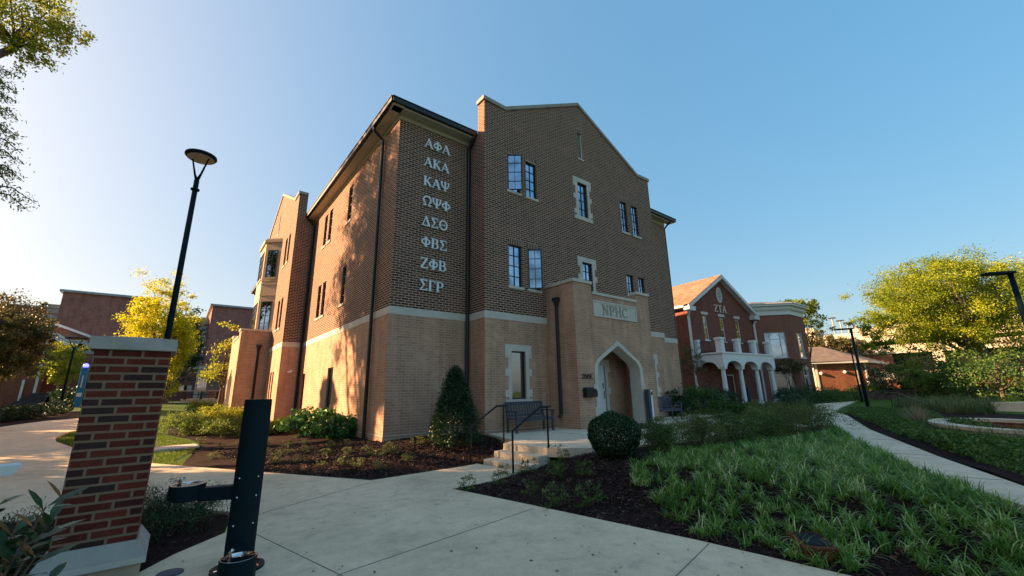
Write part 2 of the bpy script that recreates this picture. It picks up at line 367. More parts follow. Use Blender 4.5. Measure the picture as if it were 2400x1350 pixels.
def clumpy(center, rad, nclump, nleaf, cs=.28, shell=.55, flat=1., pnoise=.25, bottom=None):
    """leaf positions: clumps spread through an uneven ellipsoid, denser toward its skin"""
    c = np.array(center, float); rad = np.array(rad, float)
    u = rng.normal(size=(nclump, 3)); u /= np.linalg.norm(u, axis=1)[:, None]
    r = shell+(1-shell)*rng.uniform(0, 1, nclump)**.6; r = r*(1+pnoise*rng.normal(size=nclump)*.6)
    C = c+u*r[:, None]*rad
    if bottom is not None: C[:, 2] = np.maximum(C[:, 2], bottom+rng.uniform(0, rad[2]*.35, nclump))
    sz = cs*rad.mean()*rng.uniform(.5, 1.25, nclump)
    g = rng.normal(size=(nclump, nleaf, 3))*.5; g[:, :, 2] *= .65*flat
    P = C[:, None, :]+g*sz[:, None, None]
    rn = np.repeat(np.clip(rng.normal(.45, .22, nclump), 0, 1), nleaf)+rng.normal(0, .18, nclump*nleaf)
    return P.reshape(-1, 3), np.clip(rn, 0, 1), C
def limbs(mb, base, top, r0, C, nl, spread=.75):
    """trunk plus limbs that reach toward clump centres"""
    base = np.array(base, float); top = np.array(top, float)
    pts = [base+(top-base)*t+np.array([.04*math.sin(5*t), .04*math.cos(4*t), 0])*np.linalg.norm(top-base)*.5*t for t in np.linspace(0, 1, 8)]
    rr = [r0*(1.25 if i == 0 else 1)*(1-.75*i/7) for i in range(8)]
    mb.tube([tuple(p) for p in pts], rr, 8)
    idx = rng.permutation(len(C))[:nl]
    for j in idx:
        t = rng.uniform(.35, .95); k = int(t*7); a = pts[k]; b = a+(C[j]-a)*.92
        mid = (a+b)/2+rng.normal(size=3)*.06*np.linalg.norm(b-a)+np.array([0, 0, .06*np.linalg.norm(b-a)])
        r1 = rr[k]*.5
        mb.tube([tuple(a), tuple(a*.6+mid*.4+np.array([0, 0, .02])), tuple(mid), tuple(mid*.4+b*.6), tuple(b)], [r1, r1*.8, r1*.6, r1*.4, r1*.15], 5, cap=False)
        for _ in range(2):
            e = mid+(b-mid)*rng.uniform(.3, .8)+rng.normal(size=3)*.18*np.linalg.norm(b-a)
            mb.tube([tuple(mid), tuple((mid+e)/2+rng.normal(size=3)*.03), tuple(e)], [r1*.4, r1*.25, r1*.08], 4, cap=False)
def tree(name, base, height, crown_c, rad, leaf, size, mat, label, nclump=120, nleaf=60, r0=.15, bark='bark', nl=26, cat='tree', group=None, cs=.28, shell=.5, bottom=None, aspect=.55, lean=(0, 0), pn=.25, droop=0.):
    base = np.array(base, float)
    e = empty(name, tuple(base), 0, label, cat, group)
    c = np.array(crown_c, float)
    P, rn, C = clumpy(c, rad, nclump, nleaf, cs, shell, bottom=bottom, pnoise=pn)
    mb = MB(); top = np.array([c[0]*1+lean[0], c[1]+lean[1], c[2]+rad[2]*.55])
    limbs(mb, (0, 0, 0), top, r0, C, nl)
    mb.build('trunk', bark, e, smooth=True)
    leafcloud('crown', P, size, mat, e, aspect, rnd=rn, droop=droop)
    return e
def sheet(name, poly, mat, off, step, zf, skirt=0., label=None, kind='structure', jitter=.0, extra=None):
    """a ground surface draped over the terrain"""
    pts = []; n = len(poly)
    for i in range(n):
        a = np.array(poly[i], float); b = np.array(poly[(i+1) % n], float); k = max(1, int(np.linalg.norm(b-a)/step))
        for j in range(k): pts.append(tuple(a+(b-a)*j/k))
    nb = len(pts); X = np.array(pts)
    gx, gy = np.meshgrid(np.arange(X[:, 0].min(), X[:, 0].max(), step), np.arange(X[:, 1].min(), X[:, 1].max(), step)); gx = gx.ravel()+.013; gy = gy.ravel()+.017
    d, ins = seg_d(gx, gy, poly); dd, _ = seg_d(gx, gy, poly)
    # distance to the border, for points inside
    bd = np.full(gx.shape, 1e9)
    for i in range(n):
        x0, y0 = poly[i]; x1, y1 = poly[(i+1) % n]; dx, dy = x1-x0, y1-y0
        t = np.clip(((gx-x0)*dx+(gy-y0)*dy)/(dx*dx+dy*dy), 0, 1); bd = np.minimum(bd, np.hypot(gx-x0-t*dx, gy-y0-t*dy))
    k = ins & (bd > step*.3)
    allp = pts+list(zip(gx[k], gy[k]))
    r = geometry.delaunay_2d_cdt([Vector(p) for p in allp], [(i, (i+1) % nb) for i in range(nb)], [tuple(range(nb))], 1, 1e-5)
    V = np.array([(v.x, v.y) for v in r[0]]); z = zf(V[:, 0], V[:, 1])+off
    if jitter: z = z+rng.normal(0, jitter, len(z))
    vs = [(a, b, c) for (a, b), c in zip(V, z)]; fs = [tuple(f) for f in r[2]]
    fs = [f if ((V[f[1]][0]-V[f[0]][0])*(V[f[2]][1]-V[f[0]][1])-(V[f[2]][0]-V[f[0]][0])*(V[f[1]][1]-V[f[0]][1])) > 0 else tuple(reversed(f)) for f in fs]
    if skirt:
        from collections import Counter
        ed = Counter()
        for f in fs:
            for i in range(len(f)): ed[frozenset((f[i], f[(i+1) % len(f)]))] += 1
        for f in list(fs):
            for i in range(len(f)):
                a, b = f[i], f[(i+1) % len(f)]
                if ed[frozenset((a, b))] == 1:
                    q = len(vs); vs += [(vs[a][0], vs[a][1], vs[a][2]-skirt), (vs[b][0], vs[b][1], vs[b][2]-skirt)]; fs.append((b, a, q, q+1))
    mb = MB(); mb.v = vs; mb.f = fs
    o = mb.build(name, mat, None, smooth=False); tag(o, label, None, None, kind)
    return o

# ================================================================== SETTING: the ground
def ground_sheet():
    def axis(lo, hi, f0, f1, fine, coarse):
        a = [lo]
        while a[-1] < hi:
            x = a[-1]; st = fine if f0 <= x <= f1 else min(coarse, fine+max(f0-x, x-f1)*.12); a.append(x+max(st, fine))
        return np.array(a)
    xs = axis(-420, 700, -20, 20, .4, 60); ys = axis(-300, 700, -17, 26, .4, 60)
    X, Y = np.meshgrid(xs, ys); Z = hz(X.ravel(), Y.ravel())-.015
    V = np.stack([X.ravel(), Y.ravel(), Z], 1); nx, ny = len(xs), len(ys)
    _, ins = seg_d(X.ravel(), Y.ravel(), WALK); V[:, 2] -= .02*ins
    i, j = np.meshgrid(np.arange(nx-1), np.arange(ny-1)); a = (j*nx+i).ravel()
    Fc = np.stack([a, a+1, a+1+nx, a+nx], 1)
    return tag(fastmesh('ground', V, Fc, 'lawn', smooth=True), None, None, None, 'structure')
ground_sheet()
sheet('walkway', WALK, 'concrete', .035, .8, lambda x, y: lz(y), skirt=.12)
LAND = [(2.89, -1.2), (5.9, -1.2), (10.2, -1.2), (16.6, -1.2), (16.3, -2.2), (12.75, -2.55), (12.6, -3.6), (13.3, -5.0), (16.6, -5.55), (29.2, -1.95), (39.4, -2.3), (26.6, -4.34), (20.5, -5.5), (18.06, -6.6), (11.05, -8.79),
        (5.95, -10.76), (2.6, -12.2), (1.2, -12.4), (3.72, -11.0), (5.87, -9.95), (10.6, -8.05), (12.6, -7.35), (10.5, -6.75), (7.5, -6.5), (4.7, -6.25), (3.5, -6.1), (2.58, -5.62), (1.93, -4.87), (1.74, -3.48), (2.32, -3.2)]
sheet('plaza_path', LAND, 'concrete_pale', 0., .9, lambda x, y: np.full(np.shape(x), -.06), skirt=.2)
# steps: two treads below the landing
st = MB((1.74, -3.45, 0), -math.atan2(.19, 1.4))
def steps():
    mb = MB((1.75, -3.46, 0), -R(90)+R(7.5))   # local x runs along the riser (toward -y), local y goes up into the landing (+x)
    mb.box(-.02, 1.42, -.30, .10, -.62, -.2105); mb.box(-.05, 1.44, -.62, -.301, -.62, -.361)
    o = mb.build('steps', 'concrete_pale', None, bevel=.012); return tag(o, None, None, None, 'structure')
steps()
# expansion joints sawn in the concrete: real narrow dark strips
def joint(a, b, z, wd=.012):
    mb.beam((*a, z), (*b, z), wd, .004)
mb = MB()
for pa, pb in (((865, 1132), (600, 1207)), ((1250, 1192), (800, 1345)), ((590, 1247), (800, 1349)), ((800, 1345), (700, 1400)), ((1662, 1274), (1585, 1350)), ((700, 1400), (1000, 1500)), ((1585, 1350), (1450, 1500)),
               ((400, 1092), (250, 1150)), ((160, 1062), (-60, 1100)), ((148, 1005), (20, 1008)), ((800, 1349), (1100, 1500))):
    a = onz(*pa, -.475)[:2]; b = onz(*pb, -.475)[:2]
    n = 6
    for i in range(n):
        p = np.array(a)+(np.array(b)-np.array(a))*i/n; q = np.array(a)+(np.array(b)-np.array(a))*(i+1)/n
        mb.beam((*p, float(lz(p[1]))+.036), (*q, float(lz(q[1]))+.036), .009, .004)
for a, b in (((5.87, -9.95), (5.95, -10.76)), ((8.2, -9.1), (8.4, -9.8)), ((11.1, -7.9), (11.05, -8.79)), ((3.72, -11.0), (3.9, -11.6)), ((15, -6.1), (14.6, -7.7)), ((18, -5.3), (18.0, -6.6)), ((4.6, -2.6), (4.6, -6.2)), ((7.9, -2.6), (7.9, -6.5)), ((11, -2.6), (11, -6.8))):
    mb.beam((*a, -.0585), (*b, -.0585), .012, .004)
tag(mb.build('walkway_joints', 'joint_grey'), None, None, None, 'structure')

BED_L = [(-3.12, -.68), (-1.55, -3.40), (.9, -3.34), (1.3, -3.3), (1.8, -3.4), (2.3, -3.15), (2.75, -1.2), (2.6, .2), (.2, .2), (.1, 6.0), (.1, 11.6), (-.9, 11.6), (-.9, 15.2), (-2.4, 15.3), (-3.0, 16.2), (-4.2, 15.6), (-4.9, 12.5), (-4.9, 9.9), (-4.3, 8.3),
         (-3.9, 6.2), (-3.95, 4.8), (-4.35, 3.2), (-4.5, 1.9)]
BED_R = [(.16, -10.7), (.04, -9.41), (-.37, -7.03), (-.71, -5.23), (.3, -5.15), (1.3, -4.85), (1.95, -4.95), (2.6, -5.65), (3.5, -6.15), (4.7, -6.3), (7.5, -6.55), (10.5, -6.8), (12.4, -7.35), (10.6, -8.03), (5.87, -9.93), (3.72, -10.98), (1.2, -12.3), (.5, -13)]
BED_P = [(-4.0, -4.35), (-4.16, -5.35), (-4.66, -5.85), (-4.94, -6.25), (-5.19, -7.5), (-6.24, -9), (-9, -10.9), (-13.5, -11.9), (-13.5, -1), (-10, -2.25), (-6.5, -2.65), (-4.65, -3.25)]
BED_E = [(18.0, -6.72), (11.05, -8.92), (5.95, -10.88), (2.7, -12.3), (6, -14), (14, -14.5), (22, -11.5), (27, -8.2), (24.5, -6.4), (20.4, -5.9)]
BED_Z = [(13.0, -1.0), (12.7, -2.5), (12.9, -3.4), (15.5, -3.2), (22, -1.2), (27, .4), (37, .2), (37, 3.6), (24, 5.5), (16.8, 5.5), (16.8, -1.0)]
BED_H = [(-10.95, 16.9), (-10.45, 19.0), (-9.95, 20.3), (-8.9, 21.2), (-8.8, 27.5), (-11.5, 27.5), (-13.2, 22.), (-12.8, 17.)]
for i, b in enumerate((BED_L, BED_R, BED_P, BED_E, BED_Z, BED_H)):
    sheet('mulch_bed', b, 'mulch', .018, .35 if i < 3 else .9, hz, jitter=.012 if i < 3 else .01)

def in_poly(n, poly, margin=0.):
    X = np.array(poly); out = []
    while sum(len(o) for o in out) < n:
        p = np.stack([rng.uniform(X[:, 0].min(), X[:, 0].max(), n), rng.uniform(X[:, 1].min(), X[:, 1].max(), n)], 1)
        _, ins = seg_d(p[:, 0], p[:, 1], poly); out.append(p[ins])
    return np.concatenate(out)[:n]
# shredded bark lying on the beds
def chips(poly, n, size):
    p = in_poly(n, poly); P = np.stack([p[:, 0], p[:, 1], hz(p[:, 0], p[:, 1])+.03], 1)
    d = rng.normal(size=(n, 3)); d[:, 2] *= .25; d /= np.linalg.norm(d, axis=1)[:, None]
    s_ = np.cross(d, rng.normal(size=(n, 3))*[.4, .4, 1]); s_ /= np.linalg.norm(s_, axis=1)[:, None]
    L = size*rng.uniform(.4, 1.5, n)[:, None]
    V = np.stack([P-d*L*.5-s_*L*.14, P+d*L*.5-s_*L*.14, P+d*L*.5+s_*L*.14, P-d*L*.5+s_*L*.14], 1).reshape(-1, 3)
    r = rng.uniform(0, 1, n)**1.6
    tag(fastmesh('mulch_chips', V, np.arange(4*n).reshape(n, 4), 'chips', r), 'shredded dark bark mulch scattered over the planting beds', 'mulch', None, 'stuff')
chips([p for p in BED_L if p[1] < 6]+[(-4.0, 6.0)], 30000, .05); chips([(.16, -10.7), (.04, -9.41), (-.37, -7.03), (-.71, -5.23), (.3, -5.15), (1.3, -4.85), (1.95, -4.95), (3.0, -6.0), (3.5, -8.5), (2.0, -11), (.5, -12)], 26000, .045)
chips(BED_P, 8000, .05)

def grass(poly, n, hgt, name='grass', label='short green lawn grass beside the concrete paths'):
    p = in_poly(n, poly); z = hz(p[:, 0], p[:, 1])-.01; a = rng.uniform(0, 2*math.pi, n)
    P = np.stack([p[:, 0], p[:, 1], z], 1); s_ = np.stack([np.cos(a), np.sin(a), 0*a], 1)*.006
    H = (hgt*rng.uniform(.5, 1.3, n))[:, None]; t = rng.normal(size=(n, 3))*.35; t[:, 2] = 1
    V = np.stack([P-s_, P+s_, P+t*H], 1).reshape(-1, 3)
    tag(fastmesh(name, V, np.arange(3*n).reshape(n, 3), 'grass_blade', np.clip(rng.normal(.5, .2, n), 0, 1)), label, 'grass', None, 'stuff')
grass([(-4.35, 1.4), (-4.65, 3.2), (-4.1, 4.8), (-4.0, 6.2), (-4.5, 8.3), (-5.1, 10), (-5.0, 12.5), (-4.3, 16), (-5.5, 17.3), (-7.2, 15), (-8.0, 13), (-8.05, 11), (-7.8, 9.6), (-7.2, 7.78), (-6.1, 4.97), (-5.05, 2.9)], 60000, .06)
grass([(12.75, -3.7), (13.4, -4.9), (16.6, -5.45), (29, -1.9), (27, .2), (22, -1.4), (15.5, -3.4)], 30000, .06, label='mown green lawn in front of the white columned porch')

def fallen():
    n = 260; p = in_poly(n, [q for q in WALK if q[1] > -10.8 and q[0] > -9.3 and q[1] < 12]); P = np.stack([p[:, 0], p[:, 1], lz(p[:, 1])+.041], 1)
    d = rng.normal(size=(n, 3)); d[:, 2] *= .08; d /= np.linalg.norm(d, axis=1)[:, None]; s_ = np.cross(d, [0, 0, 1.]); s_ /= np.linalg.norm(s_, axis=1)[:, None]; L = rng.uniform(.02, .05, n)[:, None]
    V = np.stack([P-d*L*.5, P+s_*L*.28+[0, 0, .004], P+d*L*.5+[0, 0, .003], P-s_*L*.28], 1).reshape(-1, 3)
    tag(fastmesh('fallen_leaves', V, np.arange(4*n).reshape(n, 4), 'leaf_tan', rng.uniform(0, .6, n)), 'small dry leaves and crumbs scattered on the concrete walk', 'leaves', None, 'stuff')
fallen()

# ================================================================== the brick house with the Greek letters
A_, P_, W_, C_, H_, L_, P2, SH = 2.893, 1.011, 10.771, 2.927, 10.784, 11.5, .966, 12.12
XR = A_+W_+C_; BT, BB = 3.865, 3.62; YB = 33.1; BY1 = L_+W_+.9
hall = empty('brick_building', (0, 0, 0), 0, 'three storey hall of dark brick over tan brick with rows of Greek letters', 'building')
Q = lambda x0, x1, z0, z1: [(x0, z0), (x1, z0), (x1, z1), (x0, z1)]
LEFT = -math.pi/2   # frame of walls that face -x: local x = -y
def gable_outline(x0, x1, zb):
    c = (x0+x1)/2
    return [(x0, zb), (x1, zb), (x1, SH), (x1-1.0, SH-.03), (c, 14.36), (x0+1.0, SH-.03), (x0, SH)]
gx0, gx1 = A_, A_+W_
GH = {  # openings in the front gable: x0,x1,z0,z1
 'up': [Q(3.98, 4.58, 8.65, 10.2), Q(4.90, 5.46, 8.65, 10.2), Q(3.98, 4.58, 4.88, 6.47), Q(4.90, 5.46, 4.88, 6.47), Q(11.0, 11.52, 8.62, 10.24), Q(11.9, 12.42, 8.62, 10.24), Q(11.0, 11.52, 4.9, 6.45), Q(11.9, 12.42, 4.9, 6.45),
        Q(7.93, 8.55, 8.62, 10.27), Q(7.93, 8.55, 5.0, 6.5), Q(8.13, 8.43, 11.53, 12.86)],
 'lo': [Q(4.0, 4.63, .94, 2.55), Q(11.93, 12.56, .94, 2.55)]}
LW = {'up': [Q(-5.44, -4.86, 8.5, 10.2), Q(-9.38, -8.83, 8.5, 10.2), Q(-8.5, -7.94, 8.5, 10.2), Q(-5.44, -4.88, 4.82, 6.46), Q(-9.38, -8.78, 4.8, 6.46), Q(-8.51, -7.93, 4.8, 6.46)],
      'lo': [Q(-6.35, -5.55, .1, 2.29), Q(-10.95, -10.3, 0., 2.23)]}
BO = -L_ ; BO2 = -BY1
BW = {'up': [Q(-14.2, -13.6, 8.5, 10.2), Q(-13.25, -12.7, 8.5, 10.2), Q(-14.2, -13.6, 4.75, 6.43), Q(-13.25, -12.7, 4.75, 6.43), Q(-17.6, -17.3, 11.6, 12.9)],
      'lo': [Q(-13.95, -13.5, .84, 2.43), Q(-13.3, -12.85, .84, 2.43)]}
def walls(which, mat, z0, z1):
    up = which == 'up'
    mb = MB(); mb.plate(Q(0, gx0+.1, z0, z1), [], 0, .3); mb.plate(Q(gx1-.1, XR, z0, z1), [], 0, .3)
    mb.box(gx0, gx0+.38, -P_+.31, .25, z0, H_+.1 if up else z1); mb.box(gx1-.38, gx1, -P_+.31, .25, z0, H_+.1 if up else z1)
    if up: mb.box(gx0, gx0+.38, -P_+.31, -P_+.44, H_+.1, SH); mb.box(gx1-.38, gx1, -P_+.31, -P_+.44, H_+.1, SH)
    mb.plate(gable_outline(gx0, gx1, z0) if up else Q(gx0, gx1, z0, z1), GH[which], -P_, .309)
    o1 = mb.build('upper_wall' if up else 'lower_wall', mat, hall)
    m2 = MB((0, 0, 0), LEFT)
    m2.plate(Q(-L_-.1, -.301, z0, z1), LW[which], 0, .3); m2.plate(Q(-YB, BO2+.1, z0, z1), [], 0, .3)
    m2.box(BO-.38, BO, -P2+.31, .25, z0, H_+.1 if up else z1); m2.box(BO2, BO2+.38, -P2+.31, .25, z0, H_+.1 if up else z1)
    if up: m2.box(BO-.38, BO, -P2+.31, -P2+.44, H_+.1, SH); m2.box(BO2, BO2+.38, -P2+.31, -P2+.44, H_+.1, SH)
    m2.plate(gable_outline(BO2, BO, z0) if up else Q(BO2, BO, z0, z1), BW[which], -P2, .309)
    m2.build('upper_wall' if up else 'lower_wall', mat, hall)
    m3 = MB(); m3.box(XR-.3, XR, .301, YB-.3, z0, z1); m3.box(0, XR, YB-.299, YB, z0, z1); m3.build('upper_wall' if up else 'lower_wall', mat, hall)
walls('up', 'dark_brick', BT, H_); walls('lo', 'tan_brick', .012, BB)
# stone belt, base ledge, foundation
def ring(z0, z1, out, name, mat, cut=True):
    mb = MB(); t = .28; o = out
    mb.box(-o, gx0-o, -o, t, z0, z1); mb.box(gx0-o, gx0+t, -P_-o, -.0-o, z0, z1)
    mb.box(gx0+t, (5.73 if cut else gx1-t), -P_-o, -P_+t, z0, z1)
    if cut: mb.box(10.34, gx1-t, -P_-o, -P_+t, z0, z1)
    mb.box(gx1-t, gx1+o, -P_-o, -o, z0, z1); mb.box(gx1+o, XR+o, -o, t, z0, z1); mb.box(XR-t, XR+o, t, YB, z0, z1)
    mb.box(-o, t, t, L_-o, z0, z1)
    mb.box(-P2-o, 0, L_-o, L_+t, z0, z1); mb.box(-P2-o, -P2+t, L_+t, (15.33 if cut else BY1-t), z0, z1)
    if cut: mb.box(-P2-o, -P2+t, 19.95, BY1-t, z0, z1)
    mb.box(-P2-o, 0, BY1-t, BY1+o, z0, z1); mb.box(-o, t, BY1+o, YB, z0, z1)
    return mb.build(name, mat, hall)
ring(BB, BT, .012, 'stone_belt', 'limestone'); ring(-.006, .012, .022, 'base_ledge', 'limestone'); ring(-.75, -.006, .016, 'foundation', 'tan_brick')
# copings of the two stepped gables
def coping(O, th, x0, x1, yf):
    mb = MB(O, th); pts = [(x0-.07, SH), (x0+1.0, SH-.03), ((x0+x1)/2, 14.36), (x1-1.0, SH-.03), (x1+.07, SH)]
    for a, b in zip(pts[:-1], pts[1:]):
        mb.vprism([(a[0], a[1]+.002), (b[0], b[1]+.002), (b[0], b[1]+.16), (a[0], a[1]+.16)], yf-.06, yf+.44)
    mb.build('coping', 'coping_stone', hall)
coping((0, 0, 0), 0, gx0, gx1, -P_); coping((0, 0, 0), LEFT, BO2, BO, -P2)
# eaves: frieze, soffit, gutter
OV = .44
def eave(mb, mg, x0, x1, miter0=0, miter1=0):
    mb.box(x0, x1, -.03, .0-.0005, H_-.2, H_+.04); mb.box(x0-miter0, x1+miter1, -OV+.06, -.031, H_-.02, H_+.06); mb.box(x0-miter0, x1+miter1, -OV+.04, -OV+.0595, H_-.06, H_+.10)
    mg.vprism([(0, 0)]*3, 0, 0) if False else None
    mg.box(x0-miter0*1.1, x1+miter1*1.1, -OV-.09, -OV+.039, H_+.0, H_+.16); mg.box(x0-miter0*1.15, x1+miter1*1.15, -OV-.115, -OV+.02, H_+.161, H_+.19)
for th_, args in ((0, (.0, gx0, OV, 0)), (0, (gx1+.001, XR, 0, OV)), (LEFT, (-L_+.001, 0, 0, OV-.001)), (LEFT, (-YB, BO2-.001, OV, 0))):
    mb = MB((0, 0, 0), th_); mg = MB((0, 0, 0), th_); eave(mb, mg, *args); mb.build('soffit', 'cream_trim', hall); mg.build('gutter', 'dark_metal', hall)
# roof
def hall_roof():
    mb = MB(); e = OV+.02; z0 = H_+.19; k = .42; x0, x1, y0, y1 = -e, XR+e, -e, YB+e; hw = (x1-x0)/2; zr = z0+hw*k
    mb.add([(x0,y0,z0),(x1,y0,z0),(x1,y1,z0),(x0,y1,z0),((x0+x1)/2,y0+hw,zr),((x0+x1)/2,y1-hw,zr)], [(0,1,4),(1,2,5,4),(2,3,5),(3,0,4,5)])
    def cross(x0, x1, y, front):   # gabled roofs behind the parapets
        c = (x0+x1)/2; zt = 13.2; zb = 10.9; y += .15
        P = [(x0+.35, y, zb), (c, y, zt), (x1-.35, y, zb), (x0+.35, y+7, zb), (c, y+7, zt), (x1-.35, y+7, zb)]
        if not front: P = [(b, -a, z) for a, b, z in P]
        mb.add(P, [(0,1,4,3),(1,2,5,4)])
    cross(gx0, gx1, -P_+.3, True); cross(BO2, BO, -P2+.3, False)
    mb.build('roof', 'slate_roof', hall)
hall_roof()
# downspouts
def spout(pts, r=.055, mat='dark_metal', parent=None, O=(0, 0, 0), th=0., head=False, name='downspout'):
    mb = MB(O, th); mb.tube(pts, r, 8)
    if head:
        x, y, z = pts[0]; mb.prism([(x-.13, y-.09), (x+.13, y-.09), (x+.13, y+.09), (x-.13, y+.09)], z-.02, z+.1); mb.lathe(x, y, [(.07, z-.2), (.11, z-.05), (.11, z-.021)], 8)
    return mb.build(name, mat, parent or hall, smooth=False)
yd = onx(880, 700, 0)[1]
spout([(-yd, -OV-.02, H_+.02), (-yd, -OV-.02, H_-.12), (-yd, -.1, H_-.42), (-yd, -.1, .25), (-yd, -.1, -.25)], .06, th=LEFT)
spout([(gx0-.1, -OV-.02, H_+.02), (gx0-.1, -OV, H_-.1), (gx0-.1, -.09, H_-.4), (gx0-.1, -.09, -.1)], .06)
spout([(-L_+.12, -OV-.02, H_+.02), (-L_+.12, -OV, H_-.1), (-L_+.12, -.09, H_-.4), (-L_+.12, -.09, -.1)], .06, th=LEFT)
spout([(XR+.07, -.4, H_), (XR+.07, .05, H_-.35), (XR+.07, .05, -.1)], .06)
spout([(-YB+.3, -OV, H_), (-YB+.3, -.1, H_-.4), (-YB+.3, -.1, 0)], .06, th=LEFT)

# windows --------------------------------------------------------------------
def window(O, th, q, nx, nz, parent=None, rec=.065, fm='dark_metal', gm='sky_glass', sill=True, sold=True, label=None, open_=0., fw=.04, yf=0., mun=.022, sillm='limestone', transom=None, name='window'):
    """q = opening in the wall's x,z plane; the window sits rec behind the wall face"""
    x0, x1, z0, z1 = q[0][0], q[1][0], q[0][1], q[2][1]
    mb = MB(O, th); y = yf+rec; d = .05
    mb.box(x0, x0+fw, y, y+d, z0, z1); mb.box(x1-fw, x1, y, y+d, z0, z1); mb.box(x0+fw, x1-fw, y, y+d, z0, z0+fw); mb.box(x0+fw, x1-fw, y, y+d, z1-fw, z1)
    for i in range(1, nx): x = x0+(x1-x0)*i/nx; mb.box(x-mun/2, x+mun/2, y+.006, y+.03, z0+fw, z1-fw)
    zs = [z0+(z1-z0)*j/nz for j in range(1, nz)] if transom is None else transom
    for z in zs: mb.box(x0+fw, x1-fw, y+.009, y+.033, z-mun/2, z+mun/2)
    f = mb.build(name, fm, parent or hall)
    if label: f['label'] = label
    g = MB(O, th); g.box(x0+fw*.5, x1-fw*.5, y+.034, y+.045, z0+fw*.5, z1-fw*.5); g.build('pane', gm, f)
    if open_:
        c, s_ = math.cos(open_), math.sin(open_); wd = (x1-x0)-.04; sb = MB((0, 0, 0), 0); 
        def tp(u, v, z):   # casement leaf hinged on its left side and swung outwards
            return (x0+.03+u*c+v*s_, y-.02-u*s_+v*c, z)
        pts = lambda a, b, zz0, zz1: [tp(a, 0, zz0), tp(b, 0, zz0), tp(b, .03, zz0), tp(a, .03, zz0), tp(a, 0, zz1), tp(b, 0, zz1), tp(b, .03, zz1), tp(a, .03, zz1)]
        fc = [(0,3,2,1),(4,5,6,7),(0,1,5,4),(1,2,6,5),(2,3,7,6),(3,0,4,7)]
        lf = MB(O, th)
        for a, b, e, g_ in ((0, .04, z0+.02, z1-.02), (wd-.04, wd, z0+.02, z1-.02), (.04, wd-.04, z0+.02, z0+.06), (.04, wd-.04, z1-.06, z1-.02), (wd/2-.01, wd/2+.01, z0+.06, z1-.06)): lf.add(pts(a, b, e, g_), fc)
        for j in range(1, nz): z = z0+(z1-z0)*j/nz; lf.add(pts(.04, wd-.04, z-.01, z+.01), fc)
        lf.build('open_leaf', 'dark_metal', f)
        gl = MB(O, th); gl.add([tp(.03, .018, z0+.05), tp(wd-.03, .018, z0+.05), tp(wd-.03, .018, z1-.05), tp(.03, .018, z1-.05)], [(0, 1, 2, 3)]); gl.build('pane', gm, f)
    if sill:
        s2 = MB(O, th); s2.box(x0-.06, x1+.06, yf-.05, yf+rec, z0-.10, z0-.002); s2.build('sill', sillm, f, bevel=.012)
    if sold:
        s3 = MB(O, th); s3.box(x0-.02, x1+.02, yf-.006, yf+.05, z1+.004, z1+.24); s3.build('lintel', 'soldier_brick', f)
    return f
def surround(O, th, q, yf, parent, wq=.2, tall=.22, mat='limestone', base=True):
    """quoined stone frame around an opening"""
    x0, x1, z0, z1 = q[0][0], q[1][0], q[0][1], q[2][1]; mb = MB(O, th); a = yf-.022; b = yf+.128; s_ = .15
    mb.box(x0-s_, x0-.001, a, b, z0, z1); mb.box(x1+.001, x1+s_, a, b, z0, z1)
    mb.box(x0-.28, x1+.28, a-.002, b, z1+.001, z1+tall)
    if base: mb.box(x0-.28, x1+.28, a-.002, b, z0-.17, z0-.001)
    n = 3; h = (z1-z0)
    for sx in (-1, 1):
        for t in (.93, .55, .12):
            zc = z0+h*t; hh = .12; e0, e1 = (x0-.28, x0-s_-.001) if sx < 0 else (x1+s_+.001, x1+.28); mb.box(e0, e1, a+.001, b, max(zc-hh, z0), min(zc+hh, z1))
    return mb.build('stone_surround', mat, parent)
F0 = (0, 0, 0)
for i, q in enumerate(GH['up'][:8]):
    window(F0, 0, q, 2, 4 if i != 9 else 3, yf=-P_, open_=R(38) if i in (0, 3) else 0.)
for q in (GH['up'][8], GH['up'][9]):
    f = window(F0, 0, q, 2, 4, yf=-P_, sill=False, sold=False, label='window framed in pale quoined stone'); surround(F0, 0, q, -P_, f)
for q in GH['lo']:
    f = window(F0, 0, q, 1, 1, yf=-P_, sill=False, sold=False, gm='dark_glass', label='ground floor window with pale stone surround'); surround(F0, 0, q, -P_, f)
    bl = MB(); x0, x1, z0, z1 = q[0][0], q[1][0], q[0][1], q[2][1]
    for z in np.arange(z0+.1, z1-.05, .075): bl.box(x0+.09, x1-.09, -P_+.168, -P_+.172, z, z+.032)
    bl.build('blind', 'cream_trim', f)
def louvre(O, th, q, yf):
    x0, x1, z0, z1 = q[0][0], q[1][0], q[0][1], q[2][1]; mb = MB(O, th)
    mb.box(x0, x0+.035, yf+.03, yf+.1, z0, z1); mb.box(x1-.035, x1, yf+.03, yf+.1, z0, z1); mb.box(x0, x1, yf+.1, yf+.12, z0, z1)
    for z in np.arange(z0+.02, z1-.04, .06): mb.add([(x0+.036, yf+.035, z), (x1-.036, yf+.035, z), (x1-.036, yf+.09, z+.045), (x0+.036, yf+.09, z+.045)], [(0, 1, 2, 3)])
    f = mb.build('louvre_vent', 'white_trim', hall)
    s_ = MB(O, th); s_.box(x0-.05, x1+.05, yf-.04, yf+.12, z0-.08, z0-.002); s_.build('sill', 'limestone', f)
    s_ = MB(O, th); s_.box(x0-.02, x1+.02, yf-.006, yf+.05, z1+.004, z1+.3); s_.build('lintel', 'soldier_brick', f)
louvre(F0, 0, GH['up'][10], -P_); louvre(F0, LEFT, BW['up'][4], -P2)
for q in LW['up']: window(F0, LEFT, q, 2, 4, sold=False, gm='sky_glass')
f = window(F0, LEFT, LW['lo'][0], 1, 1, sill=False, sold=False, gm='dim_glass', fm='dark_metal', label='narrow dark side door')
